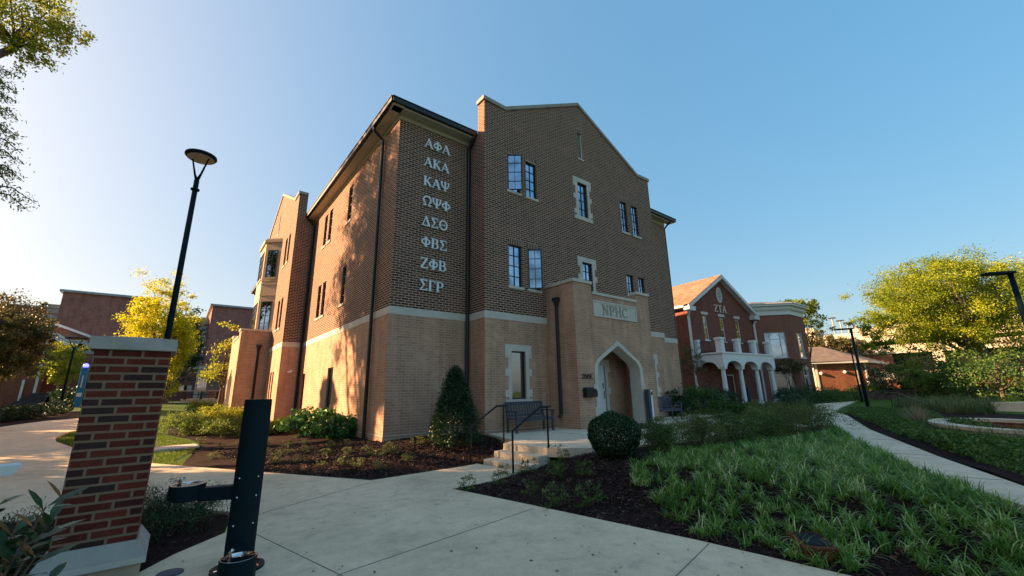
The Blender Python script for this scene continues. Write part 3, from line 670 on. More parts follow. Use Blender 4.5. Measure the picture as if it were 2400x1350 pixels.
f = window(F0, LEFT, LW['lo'][1], 1, 1, sill=False, sold=False, gm='maroon_paint' , fm='maroon_paint', label='maroon service door')
for q in BW['up'][:4]: window(F0, LEFT, q, 2, 4, yf=-P2, sold=False)
for q in BW['lo']: window(F0, LEFT, q, 1, 1, yf=-P2, sold=False, gm='dark_glass', fm='cream_trim', sillm='gold_stone')
# oriel on the side gable
def oriel():
    e = empty('oriel_bay', (0, 0, 0)); e.parent = hall
    yc, hb, hf, pr_ = 17.2, 1.75, 1.05, .75; x0 = -P2; x1 = x0-pr_
    pts = [(x0+.02, yc-hb), (x1, yc-hf), (x1, yc+hf), (x0+.02, yc+hb)]
    mb = MB(); mb.prism(pts[::-1], 4.2, 10.45); mb.build('bay_body', 'gold_stone', e)
    mb = MB(); o = .1; mb.prism([(x0+.02, yc-hb-.15), (x1-o, yc-hf-.06), (x1-o, yc+hf+.06), (x0+.02, yc+hb+.15)][::-1], 10.451, 10.62); mb.prism([(x0+.02, yc-hb-.05), (x1-.03, yc-hf), (x1-.03, yc+hf), (x0+.02, yc+hb+.05)][::-1], 10.621, 10.72); mb.build('cornice', 'gold_stone', e)
    th = math.atan2((yc-hf)-(yc-hb), x1-x0-.02)   # slanted side seen from the front
    a = Vector((x1, yc-hf, 0)); b = Vector((x0+.02, yc-hb, 0)); ln = (b-a).length; th = math.atan2(b.y-a.y, b.x-a.x)
    for z0, z1 in ((8.2, 9.95), (4.95, 6.7)):
        window((a.x, a.y, 0), th, Q(.2, ln-.2, z0, z1), 2, 4, parent=e, rec=-.045, sill=True, sold=False, sillm='gold_stone', yf=0.)
        window((0, 0, 0), LEFT, Q(-yc-.75, -yc+.75, z0, z1), 4, 4, parent=e, rec=-.045, sill=True, sold=False, sillm='gold_stone', yf=x1)
    mb = MB((a.x, a.y, 0), th)
    for z in (7.05, 7.75, 7.95): mb.box(.0, ln, -.03, -.001, z, z+.08)
    mb.build('moulding', 'gold_stone', e)
oriel()

# entrance porch ----------------------------------------------------------------
def arch_pts(c, hw, zs, za, n=7, z0=-.06):
    """four-centred Tudor arch outline from base left over the top to base right"""
    L = [(c-hw, z0), (c-hw, zs)]
    for i in range(1, n+1):
        t = i/n*R(62); r = hw*.36; L.append((c-hw+r-r*math.cos(t), zs+r*math.sin(t)))
    x, z = L[-1]; L.append((c, za)); 
    return L+[(2*c-a, b) for a, b in L[-2::-1]]
def porch(name, O, th, x0, x1, yf, yb, zp, zc, pl, prr, c, hw, zs, za, door=True, lbl=None):
    e = empty(name, (0, 0, 0)); e.parent = hall
    if lbl: e['label'] = lbl
    ins = arch_pts(c, hw, zs, za); out = [(x0, -.06), (c-hw, -.06)]
    body = [(x0, -.06)]+ins+[(x1, -.06), (x1, zp), (x1-prr, zp), (x1-prr, zc), (x0+pl, zc), (x0+pl, zp), (x0, zp)]
    mb = MB(O, th); mb.plate(body, [], yf, .5); mb.box(x0, x0+.3, yf+.5, yb, -.06, zp); mb.box(x1-.3, x1, yf+.5, yb, -.06, zp)
    mb.box(x0+.3, x1-.3, yf+.5, yb, 3.35, 3.5)
    mb.build('porch_wall', 'tan_brick', e)
    mb = MB(O, th); mb.box(x0-.05, x0+pl, yf-.05, yf+.32, zp+.001, zp+.11); mb.box(x0-.05, x0+.35, yf+.321, yb, zp+.001, zp+.11)
    mb.box(x1-prr, x1+.05, yf-.05, yf+.32, zp+.001, zp+.11); mb.box(x1-.35, x1+.05, yf+.321, yb, zp+.001, zp+.11)
    mb.box(x0+pl+.001, x1-prr-.001, yf-.05, yf+.4, zc+.001, zc+.1); mb.build('coping', 'limestone', e)
    # arch stones: a band standing 2 cm proud, and the smooth stone lining of the passage
    o2 = arch_pts(c, hw+.17, zs, za+.17); k = len(ins); band = o2+ins[::-1]
    mb = MB(O, th); mb.plate(band, [], yf-.022, .02)
    lin = arch_pts(c, hw-.012, zs, za-.012)
    V = [(x, yf-.022, z) for x, z in lin]+[(x, yf+.47, z) for x, z in lin]; n = len(lin)
    mb.add(V, [(i, i+1, n+i+1, n+i) for i in range(n-1)])
    V = [(x, yf-.0221, z) for x, z in lin]+[(x, yf-.0221, z) for x, z in ins]; mb.add(V, [(i+1, i, n+i, n+i+1) for i in range(n-1)])
    for sx in (-1, 1):
        for z0_, z1_, wq in ((-.06, .22, .16), (.22, .62, .08), (1.05, 1.4, .07)):
            a = c+sx*(hw+.171); b = a+sx*wq; mb.box(min(a, b), max(a, b), yf-.0215, yf-.001, z0_+.001, z1_)
    mb.build('arch_surround', 'limestone', e)
    return e
pe = porch('entrance_porch', F0, 0, 5.74, 10.33, -2.44, -P_+.0, 5.0, 4.64, .98, .86, 8.02, 1.27, 1.85, 2.82, lbl='tan brick entrance porch with a pointed arch and a carved stone panel')
mb = MB(); mb.plate(Q(6.04, 10.03, -.06, 3.35), [Q(7.68, 8.62, -.06, 2.15)], -1.25, .14); mb.build('vestibule_wall', 'tan_brick', pe)
dr = MB(); dr.box(7.68, 8.62, -1.2, -1.16, -.06, 2.15); dr = dr.build('entrance_door', 'white_paint', pe)
mb = MB(); mb.box(7.78, 8.52, -1.212, -1.201, .1, .95); mb.box(7.78, 8.52, -1.212, -1.201, 1.1, 2.0); mb.build('door_panel', 'white_paint', dr)
mb = MB(); mb.tube([(8.5, -1.25, .85), (8.5, -1.25, 1.15)], .014, 8); mb.box(8.47, 8.53, -1.215, -1.2015, 1.25, 1.45); mb.build('door_handle', 'black_metal', dr)
surround(F0, 0, Q(7.68, 8.62, -.06, 2.15), -1.25, pe, base=False)
# inscription panel: sunk field with raised rim
mb = MB(); mb.box(6.74, 9.38, -2.458, -2.441, 3.82, 4.43)
for a in ((6.74, 9.38, 3.82, 3.875), (6.74, 9.38, 4.375, 4.43), (6.74, 6.79, 3.875, 4.375), (9.33, 9.38, 3.875, 4.375)): mb.box(a[0], a[1], -2.482, -2.459, a[2], a[3])
mb.build('stone_panel', 'limestone', pe)
spout([(0, 0, 4.42), (0, 0, .42), (0, -.1, .3)], .06, parent=pe, O=(5.665, -1.62, 0), th=LEFT, head=True)
# side porch
p2 = porch('side_porch', F0, LEFT, -19.95, -15.33, -2.45, -P2, 4.82, 4.5, .9, .9, -17.64, 1.25, 1.85, 2.9, lbl='tan brick side porch catching the sun')
spout([(0, 0, 3.95), (0, 0, .3)], .06, parent=p2, O=(-1.5, 15.26, 0), head=True)
mb = MB((0, 0, 0), LEFT); mb.plate(Q(-19.6, -15.7, -.2, 3.3), [], -1.3, .1); mb.build('vestibule_wall', 'tan_brick', p2)

# letters -------------------------------------------------------------------------
def arc(cx, cy, rx, ry, a0, a1, w0, w1=None, n=14):
    return ('arc', cx, cy, rx, ry, a0, a1, w0, w1 if w1 is not None else w0, n)
T, K_ = .17, .075
def ser(x, z, w_=.26): return ('l', x-w_/2, z, x+w_/2, z, .055)
GL = {
 'A': (.86, [('l', .10, .02, .43, .98, .075), ('l', .40, .98, .74, .02, .17), ('l', .22, .34, .60, .34, .07), ser(.10, .03), ser(.74, .03, .3)]),
 'PHI': (.92, [('l', .46, .03, .46, .97, T), ser(.46, .03, .34), ser(.46, .97, .34), arc(.46, .5, .36, .26, 0, 360, .13)]),
 'K': (.86, [('l', .2, .02, .2, .98, T), ser(.2, .03, .32), ser(.2, .97, .32), ('l', .24, .42, .66, .96, .075), ('l', .36, .58, .72, .03, T), ser(.68, .97, .26), ser(.74, .03, .28)]),
 'PSI': (.94, [('l', .47, .03, .47, .97, T), ser(.47, .03, .34), ser(.47, .97, .3), arc(.47, .72, .34, .40, 180, 360, .12), ('l', .13, .7, .13, .96, .13), ('l', .81, .7, .81, .96, .13), ser(.12, .97, .2), ser(.82, .97, .2)]),
 'OMEGA': (.92, [arc(.46, .58, .34, .38, -50, 230, .14), ('l', .08, .06, .36, .06, .12), ('l', .56, .06, .84, .06, .12), ('l', .27, .26, .34, .06, .08), ('l', .65, .26, .58, .06, .08)]),
 'DELTA': (.84, [('l', .10, .04, .42, .97, .075), ('l', .39, .97, .72, .04, .17), ('l', .06, .045, .78, .045, .09)]),
 'SIGMA': (.80, [('l', .10, .955, .68, .955, .09), ('l', .14, .95, .44, .5, .16), ('l', .44, .5, .12, .05, .085), ('l', .10, .045, .70, .045, .09), ('l', .68, .78, .68, .97, .06), ('l', .70, .03, .72, .24, .06)]),
 'THETA': (.92, [arc(.46, .5, .35, .46, 0, 360, .14), ('l', .32, .5, .60, .5, .09), ('l', .32, .42, .32, .58, .05), ('l', .60, .42, .60, .58, .05)]),
 'B': (.80, [('l', .2, .02, .2, .98, T), ser(.2, .03, .3), ser(.2, .97, .3), arc(.38, .74, .24, .22, -90, 90, .06, .15), arc(.40, .28, .28, .25, -90, 90, .06, .16), ('l', .2, .965, .4, .965, .06), ('l', .2, .52, .4, .52, .06), ('l', .2, .035, .4, .035, .06)]),
 'Z': (.78, [('l', .10, .955, .68, .955, .09), ('l', .60, .93, .14, .06, .16), ('l', .10, .045, .70, .045, .09), ('l', .10, .78, .10, .96, .055), ('l', .70, .04, .70, .23, .055)]),
 'GAMMA': (.72, [('l', .2, .02, .2, .98, T), ser(.2, .03, .32), ser(.16, .97, .2), ('l', .2, .96, .64, .96, .075), ('l', .64, .74, .64, .97, .06)]),
 'P': (.76, [('l', .2, .02, .2, .98, T), ser(.2, .03, .32), ser(.2, .97, .3), arc(.38, .71, .27, .25, -90, 90, .06, .15), ('l', .2, .965, .4, .965, .06), ('l', .2, .46, .4, .46, .06)]),
 'N': (.92, [('l', .18, .02, .18, .98, .08), ('l', .16, .97, .74, .04, .16), ('l', .74, .03, .74, .97, .08), ser(.18, .03), ser(.12, .97, .22), ser(.74, .97)]),
 'H': (.92, [('l', .18, .02, .18, .98, .15), ('l', .72, .02, .72, .98, .15), ('l', .18, .52, .72, .52, .075), ser(.18, .03, .28), ser(.18, .97, .28), ser(.72, .03, .28), ser(.72, .97, .28)]),
 'C': (.84, [arc(.46, .5, .36, .46, 40, 320, .07, .15), ('l', .73, .70, .75, .93, .06)]),
 'T': (.80, [('l', .4, .02, .4, .97, .16), ser(.4, .03, .32), ('l', .06, .955, .74, .955, .08), ('l', .06, .78, .06, .96, .06), ('l', .74, .78, .74, .96, .06)]),
 'E': (.80, [('l', .2, .02, .2, .98, T), ('l', .08, .955, .66, .955, .09), ('l', .08, .045, .68, .045, .09), ('l', .2, .5, .5, .5, .08), ('l', .66, .78, .66, .96, .06), ('l', .68, .04, .68, .24, .06), ('l', .5, .4, .5, .6, .06)]),
 '2': (.66, [arc(.32, .70, .22, .26, -20, 180, .12), ('l', .52, .62, .12, .09, .10), ('l', .08, .06, .58, .06, .12)]),
 '0': (.68, [arc(.32, .5, .22, .44, 0, 360, .10, .15)]),
}
def letters(name, words, O, th, x, z, h, y, mat, depth=.04, gap=.02, parent=None, sx=1., label=None, cat=None):
    mb = MB(O, th); k = 0
    for g in words:
        adv, st_ = GL[g]
        for s_ in st_:
            k += 1; y0 = y-depth-.0004*(k % 9); segs = []
            if s_[0] == 'l': _, a, b, c, d, w_ = s_; segs = [((a, b), (c, d), w_, w_)]
            else:
                _, cx, cy, rx, ry, a0, a1, w0, w1, n = s_; pp = []
                for i in range(n+1):
                    t = R(a0+(a1-a0)*i/n); ww = w0+(w1-w0)*abs(math.cos(t)); pp.append((cx+rx*math.cos(t), cy+ry*math.sin(t), ww))
                segs = [(pp[i][:2], pp[i+1][:2], pp[i][2], pp[i+1][2]) for i in range(n)]
                # outline strip as one closed band, front face plus edges
                nn = []
                for i in range(n+1):
                    a = pp[max(i-1, 0)]; b = pp[min(i+1, n)]
                    if a1-a0 == 360 and i in (0, n): a, b = pp[n-1], pp[1]
                    dx, dz = b[0]-a[0], b[1]-a[1]; l_ = math.hypot(dx, dz); nn.append((-dz/l_, dx/l_))
                V = []
                for (px, pz, w_), (nx_, nz_) in zip(pp, nn):
                    for s2 in (-.5, .5):
                        for yy in (y0, y): V.append((x+(px+nx_*w_*s2)*h*sx, yy, z+(pz+nz_*w_*s2)*h))
                Fc = []
                for i in range(n):
                    a = 4*i; b = 4*i+4; Fc += [(a, b, b+2, a+2), (a, a+1, b+1, b), (a+2, b+2, b+3, a+3)]
                mb.add(V, Fc); continue
            for (a, b), (c, d), w0, w1 in segs:
                dx, dz = c-a, d-b; l_ = math.hypot(dx, dz); nx_, nz_ = -dz/l_*w0/2, dx/l_*w0/2
                poly = [(a-nx_, b-nz_), (c-nx_, d-nz_), (c+nx_, d+nz_), (a+nx_, b+nz_)]
                mb.vprism([(x+p*h*sx, z+q_*h) for p, q_ in poly], y0, y)
        x += (adv+gap)*h*sx
    o = mb.build(name, mat, parent)
    if label: o['label'] = label
    if cat: o['category'] = cat
    return o
WORDS = [('A', 'PHI', 'A'), ('A', 'K', 'A'), ('K', 'A', 'PSI'), ('OMEGA', 'PSI', 'PHI'), ('DELTA', 'SIGMA', 'THETA'), ('PHI', 'B', 'SIGMA'), ('Z', 'PHI', 'B'), ('SIGMA', 'GAMMA', 'P')]
NAMES = ['topmost row of raised metal Greek letters', 'second row of raised Greek letters', 'third row of raised Greek letters', 'fourth row of raised Greek letters', 'fifth row of raised Greek letters', 'sixth row of raised Greek letters', 'seventh row of raised Greek letters', 'lowest row of raised metal Greek letters']
for i, (wd, nm) in enumerate(zip(WORDS, NAMES)):
    letters('greek_lettering', wd, F0, 0, .93, 4.50+.760*(7-i), .37, -.03, 'letter_metal', .045, parent=hall, sx=1.10, gap=-.015, label=nm)
letters('carved_lettering', ('N', 'P', 'H', 'C'), F0, 0, 7.22, 3.92, .40, -2.459, 'stone_letter', .022, parent=pe, sx=1.12, gap=.03)
letters('house_number', ('2', '0', '0', 'E'), F0, 0, 5.90, 1.56, .175, -2.441, 'black_metal', .02, parent=pe, sx=1.15, gap=.02)
# wall mailbox, intercom post, door mat, wall camera
mbx = empty('mailbox', (6.21, -2.45, .96), 0, 'black mailbox on the tan brick beside the pointed arch', 'mailbox')
mb = MB(); mb.vprism([(-.28, 0), (.28, 0), (.28, .2), (.2, .28), (-.28, .28)], -.17, 0.008); mb.build('box', 'black_metal', mbx, bevel=.012)
mb = MB(); mb.add([(-.29, -.19, .2), (.25, -.19, .2), (.19, -.02, .31), (-.29, -.02, .31), (-.29, -.19, .215), (.25, -.19, .215), (.19, -.02, .325), (-.29, -.02, .325)], [(3,2,1,0),(4,5,6,7),(0,1,5,4),(1,2,6,5),(2,3,7,6),(3,0,4,7)]); mb.build('lid', 'black_metal', mbx)
ic = empty('intercom_post', (9.44, -2.62, -.06), 0, 'white and grey access post with a dark reader, right of the pointed arch', 'post')
mb = MB(); mb.box(-.12, .02, -.09, .09, 0, 1.24); mb.build('grey_column', 'bench_grey', ic, bevel=.008)
mb = MB(); mb.box(.021, .13, -.1, .09, 0, 1.22); mb.build('white_column', 'white_paint', ic, bevel=.008)
mb = MB(); mb.box(.035, .118, -.112, -.101, 1.02, 1.15); mb.build('reader', 'black_metal', ic)
mb = MB(); mb.prism([(6.95, -3.85), (8.9, -3.8), (8.95, -2.5), (7.0, -2.5)], -.058, -.045); tag(mb.build('door_mat', 'mat_black'), 'black rubber mat lying in front of the pointed arch', 'mat')
sc = empty('wall_camera', (-.45, L_, 2.35), 0, 'small white security camera high on the tan brick side bay', 'camera')
mb = MB(); mb.box(-.04, .04, -.06, .001, -.04, .1); mb.build('bracket', 'white_paint', sc)
mb = MB(); mb.tube([(-.16, -.12, -.03), (.05, -.1, .03)], .05, 10); mb.build('camera_body', 'white_paint', sc)

# benches --------------------------------------------------------------------------
def bench(loc, rz, label):
    e = empty('park_bench', loc, rz, label, 'bench', 'grey benches along the entrance wall'); W = 1.55
    for x in (-W/2+.03, W/2-.03):
        mb = MB(); mb.beam((x, -.24, 0), (x, -.24, .62), .06, .06, (0, 1, 0)); mb.build('leg', 'bench_grey', e); mb = MB(); mb.beam((x, .22, 0), (x, .24, .42), .06, .06, (0, 1, 0)); mb.beam((x, .24, .42), (x, .33, .9), .06, .05, (0, 1, 0)); mb.build('leg', 'bench_grey', e)
        mb = MB(); mb.beam((x, -.30, .63), (x, .28, .645), .07, .04); mb.build('armrest', 'bench_grey', e)
    mb = MB()
    for k in range(5): y = -.23+.1*k; mb.box(-W/2, W/2, y-.04, y+.04, .415, .44)
    mb.box(-W/2+.05, W/2-.05, -.25, -.21, .34, .41); mb.build('seat', 'bench_grey', e)
    mb = MB(); mb.beam((-W/2, .335, .88), (W/2, .335, .88), .04, .09); mb.beam((-W/2+.06, .26, .50), (W/2-.06, .26, .50), .03, .06)
    for k in range(13): x = -W/2+.12+k*(W-.24)/12; mb.beam((x, .262, .52), (x, .33, .84), .055, .018, (0, 1, 0))
    mb.build('backrest', 'bench_grey', e); return e
bench((4.24, -1.66, -.058), R(-2), 'dark grey slatted bench below the ground floor window, left of the porch')
bench((11.3, -2.1, -.058), R(-6), 'dark grey slatted bench right of the porch beside the white access post')
# step handrails -----------------------------------------------------------------------
def handrail(y0, y1, label):
    e = empty('handrail', (0, 0, 0), 0, label, 'handrail', 'black handrails of the entrance steps')
    top = (1.88, y1, -.06); bot = (.95, y0, -.475)
    mb = MB(); mb.tube([(*top[:2], top[2]), (*top[:2], top[2]+.90)], .022, 8); mb.build('post', 'black_metal', e)
    mb = MB(); mb.tube([(*bot[:2], bot[2]), (*bot[:2], bot[2]+.86)], .022, 8); mb.build('post', 'black_metal', e)
    mb = MB(); mb.tube([(top[0]+.12, top[1], top[2]+.90), (top[0], top[1], top[2]+.90), (top[0]-.2, y1+(y0-y1)*.2, top[2]+.895), (bot[0]+.03, bot[1], bot[2]+.86), (bot[0]-.0, bot[1], bot[2]+.84)], .024, 8); mb.build('rail', 'black_metal', e, smooth=True)
handrail(-3.22, -3.32, 'black handrail on the side of the steps nearest the cone shaped evergreen'); 
handrail(-4.86, -4.98, 'black handrail on the side of the steps nearest the clipped ball shrub')

# ================================================================== the red brick house with the white columned porch
TH = -.10244; ZO = (25.9626, 2.0702, -.1); ZD = 1.9
house = empty('brick_house', (0, 0, 0), 0, 'red brick house with white columned porch, balcony and gable under an orange lit roof', 'house')
def zpt(u, v, z=0.): return (ZO[0]+math.cos(TH)*u-math.sin(TH)*v, ZO[1]+math.sin(TH)*u+math.cos(TH)*v, ZO[2]+z)
gl, gr, gc, ez, az = -.5, 8.85, 4.25, 7.62, 10.45   # gable wall ends, centre, eave height, apex height (above ZO z)
ZW = [Q(1.38, 1.98, 5.0, 6.95), Q(3.75, 4.35, 5.0, 6.95), Q(6.1, 6.7, 5.0, 6.95)]
mb = MB(ZO, TH); mb.plate([(gl, -.3), (gr, -.3), (gr, ez), (gc, az), (gl, ez)], ZW+[Q(3.75, 4.75, 0, 2.3)], ZD, .3)
mb.box(gl, gl+.3, ZD+.301, ZD+12, -.3, ez); mb.box(gr-.3, gr, ZD+.301, ZD+12, -.3, ez); mb.box(gl, gr, ZD+12, ZD+12.3, -.3, ez); mb.build('wall', 'red_brick', house)
for q in ZW:
    f = window(ZO, TH, q, 1, 2, parent=house, yf=ZD, fm='white_trim', gm='dark_glass', sold=False, fw=.07, mun=.05, rec=.06, sillm='white_trim')
    s3 = MB(ZO, TH); s3.box(q[0][0]-.15, q[1][0]+.15, ZD-.03, ZD-.001, q[2][1]+.1, q[2][1]+.33); s3.build('lintel', 'white_letter', f)
f = window(ZO, TH, Q(3.75, 4.75, 0, 2.3), 1, 1, parent=house, yf=ZD, fm='white_trim', gm='maroon_paint', sold=False, sill=False, fw=.09, name='house_door')
# roof, rakes and returns
def zroof():
    o = .45; k = (az-ez)/(gc-gl); mb = MB(ZO, TH); y0, y1 = ZD-o, ZD+12.5
    zl = ez-o*k+.25; za = az+.25
    mb.add([(gl-o, y0, zl), (gc, y0, za), (gc, y1, za), (gl-o, y1, zl), (gr+o, y0, zl), (gr+o, y1, zl)], [(0, 1, 2, 3), (1, 4, 5, 2)]); mb.build('roof', 'shingle', house)
    mb = MB(ZO, TH)
    for sx in (0, 1):
        a = (gl-o, zl) if not sx else (gr+o, zl); b = (gc, za)
        P = [(a[0], a[1]-.06), (b[0], b[1]-.06), (b[0], b[1]-.36), (a[0], a[1]-.36)]
        mb.vprism(P if sx else P[::-1], y0-.03, y0+.05)
        P = [(a[0], a[1]-.25), (b[0], b[1]-.25), (b[0], b[1]-.30), (a[0], a[1]-.30)]
        mb.vprism(P if sx else P[::-1], y0+.051, ZD-.001)
        x = gl if not sx else gr; s_ = -1 if not sx else 1
        x0, x1 = sorted((x-s_*.35, x+s_*(o+.02))); mb.box(x0, x1, y0-.06, ZD-.002, zl-.48, zl-.14)
    mb.build('rake_trim', 'white_trim', house)
    mb = MB(ZO, TH); mb.box(gl-o-.1, gl-o+.04, y0+.4, y1, zl-.2, zl-.02); mb.box(gl-o+.041, gl-.001, y0+.4, y1, zl-.22, zl-.16); mb.build('side_gutter', 'white_trim', house)
zroof()
mb = MB(ZO, TH); mb.lathe(0, 0, [(0, 0)], 3) if False else None
n = 28; C0 = (4.2, 8.95); ro = (.40, .66)
mb.vprism([(C0[0]+ro[0]*math.cos(2*math.pi*i/n), C0[1]+ro[1]*math.sin(2*math.pi*i/n)) for i in range(n)], ZD-.03, ZD-.001)
fv = mb.build('oval_vent', 'white_trim', house)
mb = MB(ZO, TH)
for j in range(9):
    z = C0[1]-.48+.12*j; hw = .31*math.sqrt(max(0, 1-((z-C0[1])/.56)**2)); mb.box(C0[0]-hw, C0[0]+hw, ZD-.045, ZD-.031, z-.022, z+.022)
mb.build('slats', 'dark_void', fv)
letters('house_lettering', ('Z', 'T', 'A'), ZO, TH, 3.12, 7.42, .62, ZD-.01, 'white_letter', .05, parent=house, sx=1.15, gap=.05)
# porch
def zporch():
    zc = 2.73; zb = 3.70; W3 = 3*2.27; y0, y1 = -.28, .22
    e = empty('porch', (0, 0, 0)); e.parent = house
    def arches(n, sp, x0, end):
        out = [(x0, zb)]; pts = []
        for i in range(n):
            a, b = i*sp+.2, (i+1)*sp-.2; c = (a+b)/2; hw = (b-a)/2; pts += [(a, zc)]+[(c-hw*math.cos(t), zc+.46*math.sin(t)) for t in np.linspace(0, math.pi, 13)[1:-1]]+[(b, zc)]
        return [(x0, zb), (x0, zc)]+pts+[(end, zc), (end, zb)]
    mb = MB(ZO, TH); mb.plate(arches(3, 2.27, -.25, W3+.25)[::1], [], y0, .5)
    m2 = MB(zpt(0, 0), TH+LEFT); m2.plate(arches(1, 1.95, -1.95-.0, -.2501+.0) if False else [(-1.9, zb), (-1.9, zc), (-1.75, zc)]+[(-1.0-.75*math.cos(t), zc+.42*math.sin(t)) for t in np.linspace(0, math.pi, 13)[1:-1]]+[(-.25, zc), (-.221, zc), (-.221, zb)], [], -.25, .4)
    m2.build('side_arch', 'white_paint', e)
    m3 = MB(ZO, TH); m3.box(W3-.2, W3+.24, y1, ZD-.01, zc+.45, zb); m3.box(-.2, W3+.2, y1+.001, ZD-.002, zb-.2, zb-.01); m3.build('porch_ceiling', 'white_paint', e)
    mb.build('arcade', 'white_paint', e)
    mb = MB(ZO, TH); mb.box(-.32, W3+.32, y0-.07, ZD-.003, zb+.001, zb+.11); mb.build('balcony_ledge', 'white_paint', e)
    for i in range(4):
        mb = MB(zpt(2.27*i, -.03), 0); mb.lathe(0, 0, [(.27, 0), (.27, .09), (.23, .1), (.23, .17), (.17, .22), (.165, .9), (.155, 1.8), (.14, 2.5), (.18, 2.55), (.18, 2.6)], 20); mb.prism([(-.22, -.22), (.22, -.22), (.22, .22), (-.22, .22)], 2.601, 2.73)
        mb.build('column', 'white_paint', e)
    for (u, v, s_) in [(0, -.05, 1.15)]+[(2.27*i, -.05, 1.) for i in (1, 2, 3)]+[(-.05, ZD-.15, .8)]:
        mb = MB(zpt(u, v, zb+.11), TH); a = .19*s_; mb.box(-a, a, -a, a, 0, .92); mb.box(-a*1.25, a*1.25, -a*1.25, a*1.25, .921, 1.0); mb.box(-a*1.12, a*1.12, -a*1.12, a*1.12, 1.001, 1.07); mb.build('balcony_post', 'white_paint', e)
    for i in range(3):
        mb = MB(ZO, TH); a = 2.27*i+.24; b = 2.27*(i+1)-.22; z = zb+.2
        mb.beam((a, -.05, z), (b, -.05, z), .03, .03); mb.beam((a, -.05, z+.75), (b, -.05, z+.75), .04, .03)
        for k in range(1, 15): x = a+(b-a)*k/15; mb.beam((x, -.05, z), (x, -.05, z+.75), .016, .016)
        mb.build('balcony_railing', 'black_metal', e)
    mb = MB(ZO, TH); z = zb+.2; mb.beam((-.05, .2, z), (-.05, 1.6, z), .03, .03); mb.beam((-.05, .2, z+.75), (-.05, 1.6, z+.75), .04, .03)
    for k in range(1, 11): y = .2+1.4*k/11; mb.beam((-.05, y, z), (-.05, y, z+.75), .016, .016)
    mb.build('balcony_railing', 'black_metal', e)
    mb = MB(ZO, TH); mb.box(-.5, W3+.5, -.5, ZD-.004, -.3, -.01); mb.build('porch_floor', 'concrete_pale', e)
zporch()
# octagonal bay block on the right
ZB = [(8.85, 1.8), (11.15, -.2), (14.4, .05), (16.6, 2.3), (16.6, 9.), (8.85, 9.)]
def zbay():
    e = empty('bay_block', (0, 0, 0)); e.parent = house
    HT = 7.5; mats = []
    for i, (a, b) in enumerate(zip(ZB[:-2], ZB[1:-1])):
        A = zpt(*a); B = zpt(*b); th = math.atan2(B[1]-A[1], B[0]-A[0]); ln = math.hypot(B[1]-A[1], B[0]-A[0])
        if i == 0: up, lo = Q(.75, 2.45, 3.75, 5.95), Q(.6, 2.5, .55, 2.75)
        elif i == 1: up, lo = Q(.9, 2.3, 3.75, 5.95), Q(.9, 2.3, .55, 2.75)
        else: up, lo = Q(.8, 2.2, 3.75, 5.95), Q(.8, 2.2, .55, 2.75)
        mb = MB(A, th); mb.plate(Q(0, ln, -.3, HT), [up, lo], 0, .25); mb.build('wall', 'flemish_brick', e)
        if i < 3:
            for q, gm in ((up, 'sky_glass'), (lo, 'dark_glass')):
                wd = q[1][0]-q[0][0]
                f = window(A, th, q, 1, 1, parent=e, fm='white_trim', gm=gm, sill=True, sold=False, fw=.06, rec=.05, sillm='white_trim')
                m2 = MB(A, th); x0, x1, z0, z1 = q[0][0], q[1][0], q[0][1], q[2][1]
                for t in (.25, .75): x = x0+wd*t; m2.box(x-.03, x+.03, .04, .08, z0, z1)
                m2.box(x0, x1, .038, .078, z1-.62, z1-.56); m2.build('window_bars', 'white_trim', f)
                if q is lo and i < 2:
                    m3 = MB(A, th); m3.vprism([(x0-.1, z1)]+[(x0+wd/2-(wd/2+.1)*math.cos(t), z1+.3*math.sin(t)) for t in np.linspace(0, math.pi, 9)[1:-1]]+[(x1+.1, z1), ], -.02, .06); m3.build('arch_stone', 'white_letter', f)
    def expand(o): 
        c = np.mean(np.array(ZB), 0); out = []
        for p in ZB: d = np.array(p)-c; out.append(tuple(np.array(p)+d/np.linalg.norm(d)*o))
        return [zpt(*p)[:2] for p in out]
    for o, z0, z1 in ((.10, HT, HT+.42), (.22, HT+.42, HT+.5), (.28, HT+.5, HT+.78), (.5, HT+.78, HT+.95), (.58, HT+.95, HT+1.05)):
        mb = MB((0, 0, -.1)); mb.prism(expand(o), z0+.001, z1); mb.build('cornice', 'white_trim', e)
    mb = MB((0, 0, -.1)); P = expand(.45); n = len(P); c = np.mean(P, 0); mb.add([(x, y, HT+1.051) for x, y in P]+[(c[0], c[1], HT+2.0)], [(i, (i+1) % n, n) for i in range(n)]); mb.build('roof', 'brown_shingle', e)
zbay()
sp = MB(ZO, TH)
spout([(gr+.05, ZD-.35, 7.0), (gr+.05, ZD-.1, 6.7), (gr+.05, ZD-.1, .0)], .10, 'white_trim', house, ZO, TH)
spout([(gl-.35, ZD-.4, 7.2), (gl-.1, ZD-.1, 6.7), (gl-.1, ZD-.1, .0)], .10, 'white_trim', house, ZO, TH)
mb = MB(ZO, TH); mb.box(5.15, 5.5, 1.2, 1.45, 0, 1.25); tag(mb.build('entry_post', 'bench_grey'), 'grey entry post on the white columned porch', 'post')
